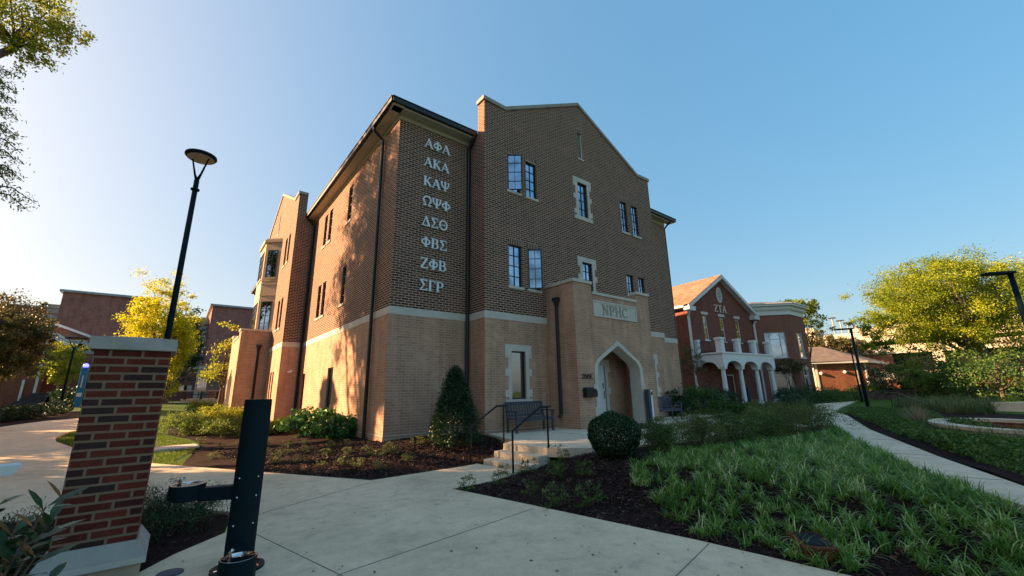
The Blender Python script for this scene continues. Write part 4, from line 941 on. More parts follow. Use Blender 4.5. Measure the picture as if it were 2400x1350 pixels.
def rocker(u, v, rz, label):
    e = empty('rocking_chair', zpt(u, v, 0), rz, label, 'chair', 'dark rocking chairs on the columned porch')
    mb = MB(); mb.box(-.28, .28, -.25, .25, .4, .44); mb.build('seat', 'dark_metal', e)
    mb = MB()
    for k in range(6): x = -.25+.1*k; mb.beam((x, .25, .44), (x, .42, 1.12), .05, .02, (0, 1, 0))
    mb.beam((-.28, .43, 1.12), (.28, .43, 1.12), .03, .1); mb.build('backrest', 'dark_metal', e)
    for x in (-.27, .27):
        mb = MB(); mb.tube([(x, -.45, .09), (x, -.2, .02), (x, .15, .015), (x, .5, .11)], .02, 6); mb.beam((x, -.22, .03), (x, -.22, .65), .04, .04, (0, 1, 0)); mb.beam((x, .22, .03), (x, .27, .62), .04, .04, (0, 1, 0)); mb.beam((x, -.28, .65), (x, .28, .64), .06, .03); mb.build('rocker', 'dark_metal', e)
rocker(.9, 1.1, TH, 'dark rocking chair between the first two white columns'); rocker(1.75, 1.15, TH+.1, 'dark rocking chair just left of the second white column')

# ================================================================== low brick building, retaining wall, garage
def onp(px, z): p = onz(*px, z); return p
def low_building():
    e = empty('brick_annex', (0, 0, 0), 0, 'low orange brick building with brown hipped roof beyond the curving path', 'building')
    zb, zt = .1, 3.75
    a = onz(1908, 853, zt); b = onz(2027, 849.5, zt)
    def wallq(p, q, name, mat='orange_brick', holes=()):
        th = math.atan2(q[1]-p[1], q[0]-p[0]); ln = math.hypot(q[0]-p[0], q[1]-p[1]); mb = MB((p[0], p[1], 0), th); mb.plate(Q(0, ln, zb-.6, zt), list(holes), 0, .3); mb.build(name, mat, e); return th, ln
    c = onz(2065, 853.5, zt)
    th, ln = wallq(a, b, 'wall')
    d = b+(c-b)/np.linalg.norm(c-b)*np.linalg.norm(c-b)
    th2, ln2 = wallq(b, c, 'wall')
    n1 = np.array([-math.sin(th), math.cos(th)]); n2 = np.array([-math.sin(th2), math.cos(th2)])
    back = [a[:2], b[:2], c[:2], c[:2]+n1*9+n2*0, a[:2]+n1*9]
    o = .5; cc = np.mean(back, 0)
    ex = [p+(p-cc)/np.linalg.norm(p-cc)*o*1.3 for p in back]
    mb = MB(); mb.prism([tuple(p) for p in ex], zt-.02, zt+.22); mb.build('fascia', 'white_trim', e)
    r1 = onz(1925, 812.5, 6.3); mid = np.array([r1[0], r1[1], 6.3]); m2 = mid+np.array([(b-a)[0], (b-a)[1], 0])*-.5
    u_ = (b-a)/np.linalg.norm(b-a); m2 = mid-u_*9; ex2 = [np.array(p) for p in ex]; ex2[0] = ex2[0]-u_[:2]*9; ex2[4] = ex2[4]-u_[:2]*9
    mb = MB(); P = [(p[0], p[1], zt+.221) for p in ex2]; mb.add(P+[tuple(mid), (m2[0], m2[1], 6.3)], [(0, 1, 5, 6), (1, 2, 5), (2, 3, 5), (3, 4, 6, 5), (4, 0, 6)]); mb.build('roof', 'brown_shingle', e)
    mb = MB((a[0], a[1], 0), th)
    for t in (.02, .80, .86, .985): mb = MB((a[0], a[1], 0), th); mb.box(ln*t-.1, ln*t+.1, -.06, -.001, zb-.5, zt-.03); mb.build('corner_trim', 'white_trim', e)
    f = window((a[0], a[1], 0), th, Q(ln*.81, ln*.85, zb, zt-.5), 1, 1, parent=e, fm='white_trim', gm='orange_brick', sill=False, sold=False, rec=-.05, name='side_panel')
    L2 = ln2; window((b[0], b[1], 0), th2, Q(L2*.42, L2*.62, 1.6, 2.9), 2, 1, parent=e, fm='white_trim', gm='pale_glass', sill=False, sold=False, rec=-.04); window((b[0], b[1], 0), th2, Q(L2*.78, L2*.93, .6, 3.0), 1, 1, parent=e, fm='white_trim', gm='pale_glass', sill=False, sold=False, rec=-.04, name='glass_door')
    for t, z in ((.1, 2.6), (.57, 2.7)):
        mb = MB((a[0], a[1], 0), th); mb.lathe(ln*t, -.12, [(.02, z-.2), (.18, z-.1), (.2, z), (.18, z+.1), (.02, z+.2)], 12); mb.build('wall_lamp', 'white_cloth', e, smooth=True)
low_building()
def garage():
    e = empty('parking_garage', (0, 0, 0), 0, 'long pale concrete parking garage behind the big tree', 'garage')
    a = onz(1941, 800, 8.0); D = 88.
    p = lambda px, z: onz(px, 0, z)
    dirv = np.array([math.sin(YAW+math.atan(830/962.)+math.pi/2*1.08), math.cos(YAW+math.atan(830/962.)+math.pi/2*1.08)])
    d0 = ray(1941, 790); O = CAM+d0/np.linalg.norm(d0[:2])*D; th = math.atan2(dirv[1], dirv[0])
    def PX(px, py):   # pixel -> local (x, z) on the facade plane
        d = ray(px, py); nx, ny = -math.sin(th), math.cos(th); t = ((O[0]-CAM[0])*nx+(O[1]-CAM[1])*ny)/(d[0]*nx+d[1]*ny); P = CAM+t*d
        return (P[0]-O[0])*math.cos(th)+(P[1]-O[1])*math.sin(th), P[2]
    L = PX(2400, 760)[0]+40; zt = PX(2000, 771)[1]; z1 = PX(2000, 793)[1]; z2 = PX(2020, 803)[1]; z3 = PX(2040, 812)[1]; zt2 = PX(1941, 786)[1]
    mb = MB((O[0], O[1], 0), th); xs = PX(1998, 770)[0]
    mb.box(-2, L, 0, .6, z1, zt2); mb.box(xs, L, -.01, .61, zt2+.001, zt); mb.build('parapet', 'garage_concrete', e)
    mb = MB((O[0], O[1], 0), th)
    h = (z1-z3); lv = [z3-h*.0]
    bands = [(z1-.001, z1-.9), (z3+.0, z3-1.3), (z3-3.9, z3-5.2)]
    for zt_, zb_ in bands: mb.box(-2, L, .05, .5, zb_, zt_)
    mb.build('floor_bands', 'garage_concrete', e)
    mb = MB((O[0], O[1], 0), th); mb.box(-2, L, 1.2, 24, -1, z1-.2); mb.build('dark_interior', 'dark_void', e)  # near-black block stands in for the shade inside the open decks
    for k, x in enumerate(np.arange(3, L, 9.5)):
        mb = MB((O[0], O[1], 0), th); mb.box(x-.6, x+.6, -.35, .049, -1, z1-.01); mb.build('pillar', 'garage_concrete', e)
    mb = MB((O[0], O[1], 0), th); mb.box(-2, L, .2, .45, -1, z3-5.21); mb.box(-2, PX(2095, 850)[0], .19, .44, -1, z3-1.31); mb.build('infill_wall', 'orange_brick', e)
    t = MB((O[0], O[1], 0), th); x0 = PX(1893, 790)[0]; x1 = PX(1914, 790)[0]; t.box(x0, x1, -1, 6, -1, PX(1900, 770)[1]); t.build('stair_tower', 'garage_concrete', e)
    t = MB((O[0], O[1], 0), th); x0 = PX(1994, 790)[0]; x1 = PX(2006, 790)[0]; t.box(x0, x1, 3, 8, zt-.5, PX(2000, 763)[1]+.3); t.build('roof_cabin', 'beige_siding', e)
    for i, (px, pt) in enumerate(((1951, 745), (1970, 751), (1987, 756))):
        x, z = PX(px-6, pt); 
        g = empty('roof_lamp', (O[0]+math.cos(th)*x-math.sin(th)*1.5, O[1]+math.sin(th)*x+math.cos(th)*1.5, zt2-.5), th, ['leftmost thin lamp pole on the garage roof', 'middle thin lamp pole on the garage roof', 'rightmost thin lamp pole on the garage roof'][i], 'lamp', 'lamp poles on the garage roof')
        mb = MB(); mb.tube([(0, 0, 0), (0, 0, z-zt2+.5)], .11, 6); mb.build('pole', 'beige_siding', g)
        mb = MB(); mb.box(-.5, .5, -.2, .2, z-zt2+.5, z-zt2+.7); mb.build('lamp_head', 'dark_metal', g)
garage()
def strip_wall(name, pts, z0, z1, wd, mat, label, cat='wall', cap=None):
    e = empty(name, (0, 0, 0), 0, label, cat)
    mb = MB(); mc = MB()
    for a, b in zip(pts[:-1], pts[1:]):
        a = np.array(a[:2]); b = np.array(b[:2]); d = (b-a)/np.linalg.norm(b-a); n = np.array([-d[1], d[0]])*wd/2
        mb.prism([tuple(a-n), tuple(b-n), tuple(b+n), tuple(a+n)], z0, z1)
        if cap: n2 = n*1.2; mc.prism([tuple(a-n2), tuple(b-n2), tuple(b+n2), tuple(a+n2)], z1+.001, z1+.09)
    mb.build('wall_body', mat, e)
    if cap: mc.build('cap', cap, e)
    return e
strip_wall('retaining_wall', [onz(1955, 938, -.1), onz(2040, 936, -.1), onz(2145, 934, -.1)], -.3, .55, .35, 'field_stone', 'low rough stone retaining wall at the bend of the path', cap='field_stone')
sheet('upper_lawn', [tuple(onz(1955, 936.5, -.1)[:2]), tuple(onz(2040, 934.6, -.1)[:2]), tuple(onz(2145, 932.6, -.1)[:2]), (66, 4), (72, 24), (52, 16), (44, 4)], 'lawn', 0., 3., lambda x, y: np.full(np.shape(x), .42), skirt=.6)
strip_wall('seat_wall', [onz(2330, 962, -.1), onz(2440, 964, -.1)], -.3, .28, .5, 'concrete_pale', 'pale concrete seat wall at the far right behind the grasses', cap=None)
strip_wall('brick_border_wall', [onz(2150, 931, -.1), onz(2250, 930, -.1), onz(2420, 929, -.1)], -.3, .75, .4, 'orange_brick', 'low orange brick wall behind the small trees', cap='garage_concrete')
far_path = [tuple(onz(*p, -.1)[:2]) for p in ((2230, 951), (2300, 945), (2420, 941), (2440, 944), (2330, 949), (2300, 955))]
sheet('far_path', far_path, 'concrete_pale', .03, 2., hz)
# round brick basin with pale stone rim
def basin():
    # the stone rim is an oval ring; its left end sits at the measured spot
    L_e = onz(2185, 990, .12); far = onz(2330, 981.5, .12); near = onz(2330, 1006.5, .12)
    c = (far+near)/2; ax = np.linalg.norm((far-near)[:2])/2
    d = (c-L_e)[:2]; rx = np.linalg.norm(d); th = math.atan2(d[1], d[0]); c2 = L_e[:2]+d/rx*(rx*1.25)
    e = empty('brick_basin', (c2[0], c2[1], -.11), th, 'oval brick basin with pale stone rim among the grasses', 'basin')
    a, b = rx*1.25, ax*1.12; w_ = .38
    def ring(z0, z1, o0, o1, name, mat):
        n = 48; V = []; 
        for k in range(n):
            t = 2*math.pi*k/n
            for o, z in ((o0, z0), (o0, z1), (o1, z1), (o1, z0)): V.append(((a-o)*math.cos(t), (b-o)*math.sin(t), z))
        F_ = []
        for k in range(n):
            i = 4*k; j = 4*((k+1) % n)
            for q in range(4): F_.append((i+q, j+q, j+(q+1) % 4, i+(q+1) % 4))
        mb = MB(); mb.add(V, F_); mb.build(name, mat, e)
    ring(-.1, .14, .04, w_-.04, 'wall_body', 'limestone'); ring(.141, .23, 0, w_, 'rim', 'concrete_pale'); ring(-.35, .139, w_-.039, w_+.1, 'brick_lining', 'red_brick')
    n = 48; mb = MB(); mb.add([((a-.3)*math.cos(2*math.pi*k/n), (b-.3)*math.sin(2*math.pi*k/n), -.08) for k in range(n)], [tuple(range(n))]); mb.build('basin_floor', 'red_brick', e)
basin()
def rail_far(p0, p1, label, h=.9, drop=.0):
    a = onz(*p0, -.1); b = onz(*p1, -.1); e = empty('path_handrail', tuple(a), 0, label, 'handrail', 'black handrails in the garden')
    d = b-a; mb = MB(); mb.tube([(0, 0, h-.15), (.0, 0, h), tuple(d*.35+np.array([0, 0, h])), tuple(d+np.array([0, 0, h-.35]))], .025, 6); mb.build('rail', 'black_metal', e)
    for t in (0, .3): mb = MB(); mb.tube([tuple(d*t-np.array([0, 0, .1])), tuple(d*t+np.array([0, 0, h]))], .022, 6); mb.build('post', 'black_metal', e)
rail_far((2092, 952), (2165, 968), 'black handrail sloping down beside the grasses near the path', 0.82)
rail_far((2275, 947), (2420, 962), 'black handrail at the far right, behind the oval basin', .95)
e = empty('annex_railing', tuple(onz(1915, 926, .0)), 0, 'thin dark railing along the ramp before the low brick building', 'railing')
a = onz(1912, 926, 0); b = onz(1953, 921, .0); mb = MB(); dd = b-a
for k in range(9): mb.tube([tuple(dd*k/8), tuple(dd*k/8+np.array([0, 0, .95]))], .02, 5)
mb.tube([(0, 0, .95), tuple(dd+np.array([0, 0, .95]))], .03, 5); mb.tube([(0, 0, .2), tuple(dd+np.array([0, 0, .2]))], .02, 5); mb.build('railing_bars', 'black_metal', e)

# ================================================================== buildings at the left
def block(name, label, cat='building'): return empty(name, (0, 0, 0), 0, label, cat)
def dorm():
    Y = 72.; PXY = lambda x, y, Y_=Y: (ony(x, y, Y_)[0], ony(x, y, Y_)[2])
    def tower(nm, lab, xl, xr, yt, wl, wt):
        e = block('dormitory', lab)
        x0, z1 = PXY(xl, yt); x1 = PXY(xr, yt)[0]; wx = PXY(wl, yt)[0]; wz = PXY(wl, wt, Y+4)[1]
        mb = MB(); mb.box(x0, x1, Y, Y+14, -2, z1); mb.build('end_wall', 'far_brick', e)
        mb = MB(); mb.box(x0-.35, x1+.35, Y-.35, Y+14.3, z1+.001, z1+.32); mb.build('roof_edge', 'pale_glass', e)
        mb = MB(); mb.box(wx, x0-.001, Y+4, Y+14, -2, wz); mb.build('side_wing', 'far_brick', e)
        mb = MB(); mb.box(wx-.2, x0-.36, Y+3.8, Y+14, wz+.001, wz+.2); mb.build('roof_edge', 'pale_glass', e)
        return e, x0, x1, z1, wx, wz
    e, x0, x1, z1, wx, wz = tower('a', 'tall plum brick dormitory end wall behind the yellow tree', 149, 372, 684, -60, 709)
    def wn(px, py, w_, h_, Yw): 
        x, z = PXY(px, py, Yw); f = window((0, 0, 0), 0, Q(x-w_/2, x+w_/2, z-h_/2, z+h_/2), 1, 1, parent=e, yf=Yw, rec=-.08, fm='beige_siding', gm='pale_glass', sill=False, sold=False, fw=.07)
    for px, py in ((127, 724), (121, 748)): wn(px, py, 1.35, 1.35, Y+4)
    e, x0, x1, z1, wx, wz = tower('b', 'second plum brick dormitory with a column of windows, beside the side porch', 499, 640, 717, 425, 745)
    for px, py in ((480, 752), (476, 772.5), (473, 794), (470, 814), (466, 836), (462, 857)): wn(px, py, 1.15, 1.15, Y+4)
dorm()
def gable_house(name, label, Y, pts, depth, wallm, roofm, trim='white_trim', wins=(), extra=None):
    """pts in photo pixels on the plane y=Y: left eave, apex, right eave; base at ground"""
    e = block(name, label, 'house'); P = [ony(x, y, Y) for x, y in pts]; g = float(lz(Y))-1.0
    (xl, _, zl), (xa, _, za), (xr, _, zr) = P
    mb = MB(); mb.plate([(xl, g), (xr, g), (xr, zr), (xa, za), (xl, zl)], [], Y, depth); mb.build('wall', wallm, e)
    mb = MB(); o = .35
    mb.add([(xl-o, Y-o, zl+.05), (xa, Y-o, za+.22), (xa, Y+depth, za+.22), (xl-o, Y+depth, zl+.05), (xr+o, Y-o, zr+.05), (xr+o, Y+depth, zr+.05)], [(0, 1, 2, 3), (1, 4, 5, 2)]); mb.build('roof', roofm, e)
    mb = MB(); mb.vprism([(xl-o, zl-.22), (xa, za-.05), (xa, za+.21), (xl-o, zl+.04)], Y-o-.05, Y-o+.0); mb.vprism([(xa, za-.05), (xr+o, zr-.22), (xr+o, zr+.04), (xa, za+.21)], Y-o-.05, Y-o+.0); mb.build('rake_trim', trim, e)
    for (wx, wy, ww, wh, gm) in wins:
        c = ony(wx, wy, Y); window((0, 0, 0), 0, Q(c[0]-ww/2, c[0]+ww/2, c[2]-wh/2, c[2]+wh/2), 2, 1, parent=e, yf=Y, rec=-.07, fm=trim, gm=gm, sill=False, sold=False, fw=.06)
    return e
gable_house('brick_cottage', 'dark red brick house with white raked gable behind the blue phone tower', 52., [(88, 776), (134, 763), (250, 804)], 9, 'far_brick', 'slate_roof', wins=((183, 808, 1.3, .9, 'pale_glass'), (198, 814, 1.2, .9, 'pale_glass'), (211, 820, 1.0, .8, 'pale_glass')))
def wing():
    e = block('brick_lodge', 'red brick house with white eaves and stair behind the round trees at the left', 'house')
    Y = 44.; a = ony(66, 775, Y); b = ony(124, 773, Y); g = float(lz(Y))-1
    x0 = ony(-60, 900, Y)[0]
    mb = MB(); mb.box(x0, b[0]-.3, Y+.35, Y+12, g, a[2]-.25); mb.build('wall', 'red_brick', e)
    mb = MB(); mb.box(x0, b[0]+.2, Y-.1, Y+12, a[2]-.249, a[2]-.0); mb.build('eave', 'white_trim', e)
    r = ony(160, 806, Y); mb = MB(); mb.add([(b[0]-.3, Y+.0, a[2]+.001), (r[0], Y+3, r[2]), (r[0], Y+12, r[2]), (b[0]-.3, Y+12, a[2]+.001), (b[0]-.3, Y, a[2]-.25), (r[0], Y+3, r[2]-.4)], [(0, 1, 2, 3), (0, 4, 5, 1)]); mb.build('lean_to_roof', 'white_trim', e)
    mb = MB(); mb.box(b[0]-.299, r[0]-.2, Y+2.8, Y+11, g, r[2]-.3); mb.build('lean_to_wall', 'red_brick', e)
    for px, py0, py1 in ((52, 945, 890), (83, 935, 780)):
        p = ony(px, 900, Y); mb = MB(); mb.box(p[0]-.08, p[0]+.08, Y+.2, Y+.34, ony(px, py0, Y)[2], ony(px, py1, Y)[2]); mb.build('white_downspout', 'white_trim', e)
    # dark stair in front of the door
    mb = MB(); s0 = ony(100, 945, Y)
    for k in range(6): mb.box(s0[0]-2.0+.25*k, s0[0]+.3, Y-2.0+.3*k, Y+.34, g, s0[2]-.2+.22*k)
    mb.build('stair', 'slate_roof', e)
wing()
def terrace():
    e = block('garden_pavilion', 'low beige flat roofed building behind the stone table', 'building'); Y = 62.
    a = ony(446, 857, Y); b = ony(560, 862, Y); g = .2
    mb = MB(); mb.box(a[0], b[0], Y, Y+8, a[2]-.45, a[2]); mb.build('flat_roof', 'beige_siding', e)
    mb = MB(); c = ony(465, 880, Y)[0]; mb.box(c, b[0], Y+1.2, Y+8, g, a[2]-.451); mb.build('wall', 'beige_siding', e)
    for px in (466, 478): x = ony(px, 880, Y)[0]; mb = MB(); mb.box(x-.22, x+.22, Y+.1, Y+.5, g, a[2]-.4505); mb.build('pillar', 'beige_siding', e)
    x = ony(500, 890, Y)[0]; mb = MB(); mb.box(x-1.6, x+1.6, Y+1.12, Y+1.199, 1.0, a[2]-.9); mb.build('window_panel', 'brown_shingle', e)
terrace()
g = .55
strip_wall('garden_wall', [ony(425, 925, 41), ony(470, 925, 41), ony(516, 925, 41)], .3, .98, .4, 'beige_siding', 'pale curved seat wall behind the lawn, far left of the side porch', cap='limestone')
strip_wall('brick_garden_wall', [ony(490, 925, 50), ony(560, 925, 50)], .3, 1.9, .4, 'orange_brick', 'low brick wall with pale cap behind the stone table', cap='beige_siding')
tb = empty('stone_table', tuple(ony(470, 936, 37.)), 0, 'long stone table with dark benches beyond the lit lawn', 'table')
mb = MB(); mb.box(-1.7, 1.7, -.5, .5, .72, .82); mb.build('tabletop', 'beige_siding', tb)
for x in (-1.2, 0, 1.2): mb = MB(); mb.box(x-.08, x+.08, -.35, .35, 0, .719); mb.build('leg', 'dark_metal', tb)
mb = MB(); mb.box(-1.5, 1.5, -1., -.7, .42, .47); mb.box(-1.2, -1.1, -.95, -.75, 0, .419); mb.box(1.1, 1.2, -.95, -.75, 0, .419); mb.build('bench_seat', 'dark_metal', tb)
wc = empty('garden_chair', tuple(ony(471, 918, 40.)), 0, 'white slatted garden chair behind the stone table', 'chair')
mb = MB()
for k in range(5): x = -.3+.15*k; mb.beam((x, .2, .0), (x, .45, 1.15+.08*math.sin(math.pi*k/4)), .13, .03, (0, 1, 0))
mb.build('backrest', 'white_cloth', wc); mb = MB(); mb.box(-.36, .36, -.35, .2, .3, .35); mb.build('seat', 'white_cloth', wc)
for i, px in enumerate((427, 439)):
    p = ony(px, 918, 47.); s_ = empty('yard_sign', (p[0], p[1], p[2]-.5), 0, ['blank white yard sign beside the yellow tree', 'pale blue yard sign right of the blank white one'][i], 'sign', 'small yard signs')
    mb = MB(); mb.box(-.35, .35, -.02, .02, .5, 1.15); mb.build('panel', 'white_cloth' if i == 0 else 'pale_glass', s_); mb = MB(); mb.box(-.3, -.27, -.015, .015, 0, .499); mb.box(.27, .3, -.015, .015, 0, .499); mb.build('stake', 'dark_metal', s_)
far_plaza = [tuple(ony(x, 930, Y_)[:2]) for x, Y_ in ((365, 34.5), (420, 34.5), (540, 36.), (560, 44.), (420, 44.), (300, 40.))]
sheet('far_plaza', far_plaza, 'concrete', .04, 2., hz)

# ================================================================== brick pier in front
def pier():
    x, y, th = -5.56, -6.29, 0.; zt, zb = 1.69, -.155; w_ = .6
    e = empty('brick_pier', (x, y, h1(x, y)), th, 'big red and black brick pier with pale stone cap in the foreground', 'pillar'); g = -h1(x, y)
    mb = MB(); mb.box(0, w_, 0, w_, zb+g, zt+g); mb.build('brick_shaft', 'pier_brick', e, bevel=.004)
    mb = MB(); o = .045; mb.prism([(-o, -o), (w_+o, -o), (w_+o, w_+o), (-o, w_+o)], zt+.001+g, zt+.13+g)
    k = w_/2; z1, z2 = zt+.1301+g, zt+.175+g; mb.add([(-o, -o, z1), (w_+o, -o, z1), (w_+o, w_+o, z1), (-o, w_+o, z1), (k, k, z2)], [(0, 1, 4), (1, 2, 4), (2, 3, 4), (3, 0, 4)]); mb.build('stone_cap', 'pier_stone', e, bevel=.006)
    mb = MB(); o = .10; o2 = .015
    mb.add([(-o, -o, -.14), (w_+o, -o, -.14), (w_+o, w_+o, -.14), (-o, w_+o, -.14), (-o2, -o2, 0), (w_+o2, -o2, 0), (w_+o2, w_+o2, 0), (-o2, w_+o2, 0)], [(0,1,5,4),(1,2,6,5),(2,3,7,6),(3,0,4,7),(4,5,6,7)])
    mb.v = [(a, b, c+zb+g) for a, b, c in mb.v]; mb.build('stone_water_table', 'pier_stone', e)
    mb = MB(); o = .065; mb.box(-o, w_+o, -o, w_+o, -.12, zb+g-.141); mb.build('stone_base', 'gold_stone', e, bevel=.006)
    mb = MB(); o = .1; mb.box(-o, w_+o, -o, w_+o, zb+g-.2, zb+g-.1405); mb.build('stone_moulding', 'limestone', e, bevel=.006)
pier()
# drinking fountain
def fountain():
    B = onz(556, 1333, -.475); e = empty('drinking_fountain', tuple(B), 0, 'dark teal drinking fountain post with an arm bowl and a low bowl', 'drinking fountain'); H = 1.64
    ax = math.atan2(.28, -.51)
    mb = MB(); mb.lathe(0, 0, [(.132, 0), (.132, H*.5), (.134, H*.85), (.130, H)], 36, 1., .85); mb.build('post', 'teal_metal', e, smooth=False, bevel=.006)
    mb = MB(); mb.lathe(0, 0, [(.235, .0), (.235, .022)], 36); mb.build('base_flange', 'teal_metal', e)
    mb = MB()
    for k in range(6): t = k*math.pi/3+.3; mb.lathe(.20*math.cos(t), .20*math.sin(t), [(.016, .0225), (.016, .04)], 8)
    mb.build('anchor_bolts', 'chrome', e)
    mb = MB()
    for z in (.42, .68, .86):
        for t in (-2.35, -1.0): mb.lathe(.134*math.cos(t), .114*math.sin(t), [(.007, z-.007), (.009, z), (.007, z+.007)], 8)
    mb.build('screws', 'chrome', e)
    Cu = onz(441, 1135, .335)-B
    def bowl(c, r, hgt, tilt, nm):
        mb = MB(); mb.lathe(c[0], c[1], [(r*.80, c[2]-hgt), (r, c[2]-hgt*.82), (r, c[2]), (r*.9, c[2]+.001), (r*.86, c[2]-.02)], 30); b = mb.build(nm, 'teal_metal', e)
        mb = MB(); mb.lathe(c[0], c[1], [(r*.02, c[2]-.028), (r*.5, c[2]-.024), (r*.8, c[2]-.006), (r*.93, c[2]+.004), (r*.96, c[2]+.002)], 30); mb.build('steel_basin', 'chrome', b, smooth=True)
        mb = MB(); mb.tube([(c[0]-r*.45, c[1]+.02, c[2]-.01), (c[0]-r*.45, c[1]+.02, c[2]+.045), (c[0]-r*.32, c[1], c[2]+.07)], [.018, .016, .014], 8); mb.build('bubbler', 'chrome', b, smooth=True)
    bowl(Cu, .155, .15, 0, 'upper_bowl')
    d = Cu[:2]/np.linalg.norm(Cu[:2]); n = np.array([-d[1], d[0]])*.055; p0 = d*.10; p1 = Cu[:2]-d*.13
    mb = MB(); zt = Cu[2]-.02
    mb.add([(*(p0-n), zt-.14), (*(p0+n), zt-.14), (*(p0+n), zt-.005), (*(p0-n), zt-.005), (*(p1-n), zt-.14), (*(p1+n), zt-.14), (*(p1+n), zt-.015), (*(p1-n), zt-.015)], [(0,1,2,3),(7,6,5,4),(0,4,5,1),(1,5,6,2),(2,6,7,3),(3,7,4,0)]); mb.build('arm', 'teal_metal', e, bevel=.01)
    Cl = onz(559, 1306, -.17)-B; Cl[2] = -.17-B[2]; bowl(Cl, .145, .20, 0, 'low_bowl')
    d = Cl[:2]/np.linalg.norm(Cl[:2]); n = np.array([-d[1], d[0]])*.05; p0 = d*.1; p1 = Cl[:2]-d*.1; zt = Cl[2]-.05
    mb = MB(); mb.add([(*(p0-n), zt-.1), (*(p0+n), zt-.1), (*(p0+n), zt), (*(p0-n), zt), (*(p1-n), zt-.1), (*(p1+n), zt-.1), (*(p1+n), zt), (*(p1-n), zt)], [(0,1,2,3),(7,6,5,4),(0,4,5,1),(1,5,6,2),(2,6,7,3),(3,7,4,0)]); mb.build('arm', 'teal_metal', e)
    mb = MB(); mb.lathe(Cl[0], Cl[1], [(.10, 0), (.10, Cl[2]-.201)], 20); mb.build('low_bowl_stem', 'teal_metal', e)
fountain()
p = onz(398, 1345, -.475); mb = MB((p[0], p[1], -.475)); mb.lathe(0, 0, [(.11, 0), (.11, .012), (.09, .018)], 24); tag(mb.build('utility_cover', 'bench_grey'), 'round grey utility cover in the concrete near the fountain foot', 'cover')
p = onz(395, 1050, -.36); mb = MB((p[0], p[1], h1(p[0], p[1])), .1); mb.box(-.75, .75, -.5, .5, -.05, .07); tag(mb.build('utility_slab', 'limestone', bevel=.01), 'flat rectangular stone slab set in the lawn beside the mulch', 'slab')
# trays at the left edge
def planter(px, py, wpx, hpx, z, label):
    p = onz(px, py, z); e = empty('metal_planter', tuple(p), .3, label, 'planter', 'pale metal planters at the left edge')
    q = onz(px+wpx, py, z); s_ = np.linalg.norm(q-p); hh = s_*hpx/wpx
    mb = MB(); mb.add([(-s_*1.5, -.2, 0), (s_*.8, -.2, 0), (s_*.8, .2, 0), (-s_*1.5, .2, 0), (-s_*1.5, -.25, hh), (s_, -.25, hh), (s_, .25, hh), (-s_*1.5, .25, hh)], [(0,3,2,1),(4,5,6,7),(0,1,5,4),(1,2,6,5),(2,3,7,6),(3,0,4,7)]); mb.build('body', 'beige_siding', e)
    mb = MB(); mb.box(-s_*1.5, s_*1.03, -.27, .27, hh+.001, hh+.02); mb.build('rim', 'white_cloth', e)
planter(0, 996, 27, 24, .0, 'pale metal planter box beside the clipped round shrubs')
p = CAM+ray(-20, 1103)/np.linalg.norm(ray(-20, 1103))*4.2
e = empty('steel_tray', (p[0], p[1], p[2]), .35, 'shiny steel tray poking in among the big leaves at the left edge', 'tray')
mb = MB(); mb.add([(-.3, -.03, -.035), (.085, -.03, -.035), (.085, .1, -.035), (-.3, .1, -.035), (-.3, -.04, .022), (.12, -.04, .022), (.12, .11, .022), (-.3, .11, .022)], [(0,3,2,1),(4,5,6,7),(0,1,5,4),(1,2,6,5),(2,3,7,6),(3,0,4,7)]); mb.build('tray', 'white_cloth', e)
mb = MB(); mb.tube([(-.2, .05, -.036), (-.2, .05, -(p[2]-h1(p[0], p[1])))], .04, 8); mb.build('stem', 'teal_metal', e)

# ================================================================== lamps, phone tower
def disc_lamp(base, H, label, r=.055, R0=.34, rz=0.):
    e = empty('street_lamp', base, rz, label, 'street lamp', 'path lamps with a flat disc head')
    mb = MB(); mb.tube([(0, 0, -.2), (0, 0, H*.5), (0, 0, H-.72)], [r*1.25, r*1.1, r], 14); mb.build('pole', 'teal_metal', e, smooth=True)
    mb = MB(); mb.lathe(0, 0, [(r*1.05, H-1.0), (r*1.7, H-.99), (r*1.7, H-.955), (r*1.05, H-.95)], 16); mb.build('collar', 'teal_metal', e)
    for s_ in (-1, 1): mb = MB(); mb.tube([(0, 0, H-.73), (s_*R0*.22, 0, H-.55), (s_*R0*.62, 0, H-.09)], [r*.75, r*.45, r*.3], 8); mb.build('fork_arm', 'teal_metal', e, smooth=True)
    mb = MB(); mb.lathe(0, 0, [(R0*.9, H-.10), (R0, H-.06), (R0*.98, H-.02), (R0*.6, H+.02), (.02, H+.03)], 32); mb.build('disc_head', 'teal_metal', e)
    mb = MB(); mb.lathe(0, 0, [(R0*.84, H-.115), (R0*.84, H-.101)], 32); mb.build('lens', 'beige_siding', e)
lp = None
b = onz(331, 1120, -.43); bz = h1(b[0], b[1])
disc_lamp((b[0], b[1], bz), height_for(460, 360, b[0], b[1])-bz, 'tall dark street lamp with a flat disc head rising behind the brick pier', rz=R(-38))
b = np.array([-10.62, 27.6]); bz = h1(*b); disc_lamp((b[0], b[1], bz), height_for(168, 791, *b)-bz, 'distant street lamp with a disc head above the clipped round shrubs', r=.06, R0=.55)
def arm_lamp(base, H, label, rz, r=.085):
    e = empty('street_lamp', base, rz, label, 'street lamp', 'path lamps with a sideways head')
    mb = MB(); mb.tube([(0, 0, -.2), (0, 0, H*.4), (0, 0, H)], [r, r*.85, r*.7], 14); mb.build('pole', 'teal_metal', e, smooth=True)
    mb = MB(); mb.prism([(-.68, -.10), (-.60, -.15), (-.05, -.16), (.09, -.1), (.09, .1), (-.05, .16), (-.60, .15), (-.68, .10)], H+.001, H+.07); mb.build('lamp_head', 'teal_metal', e, bevel=.01)
hd = math.pi-0.0
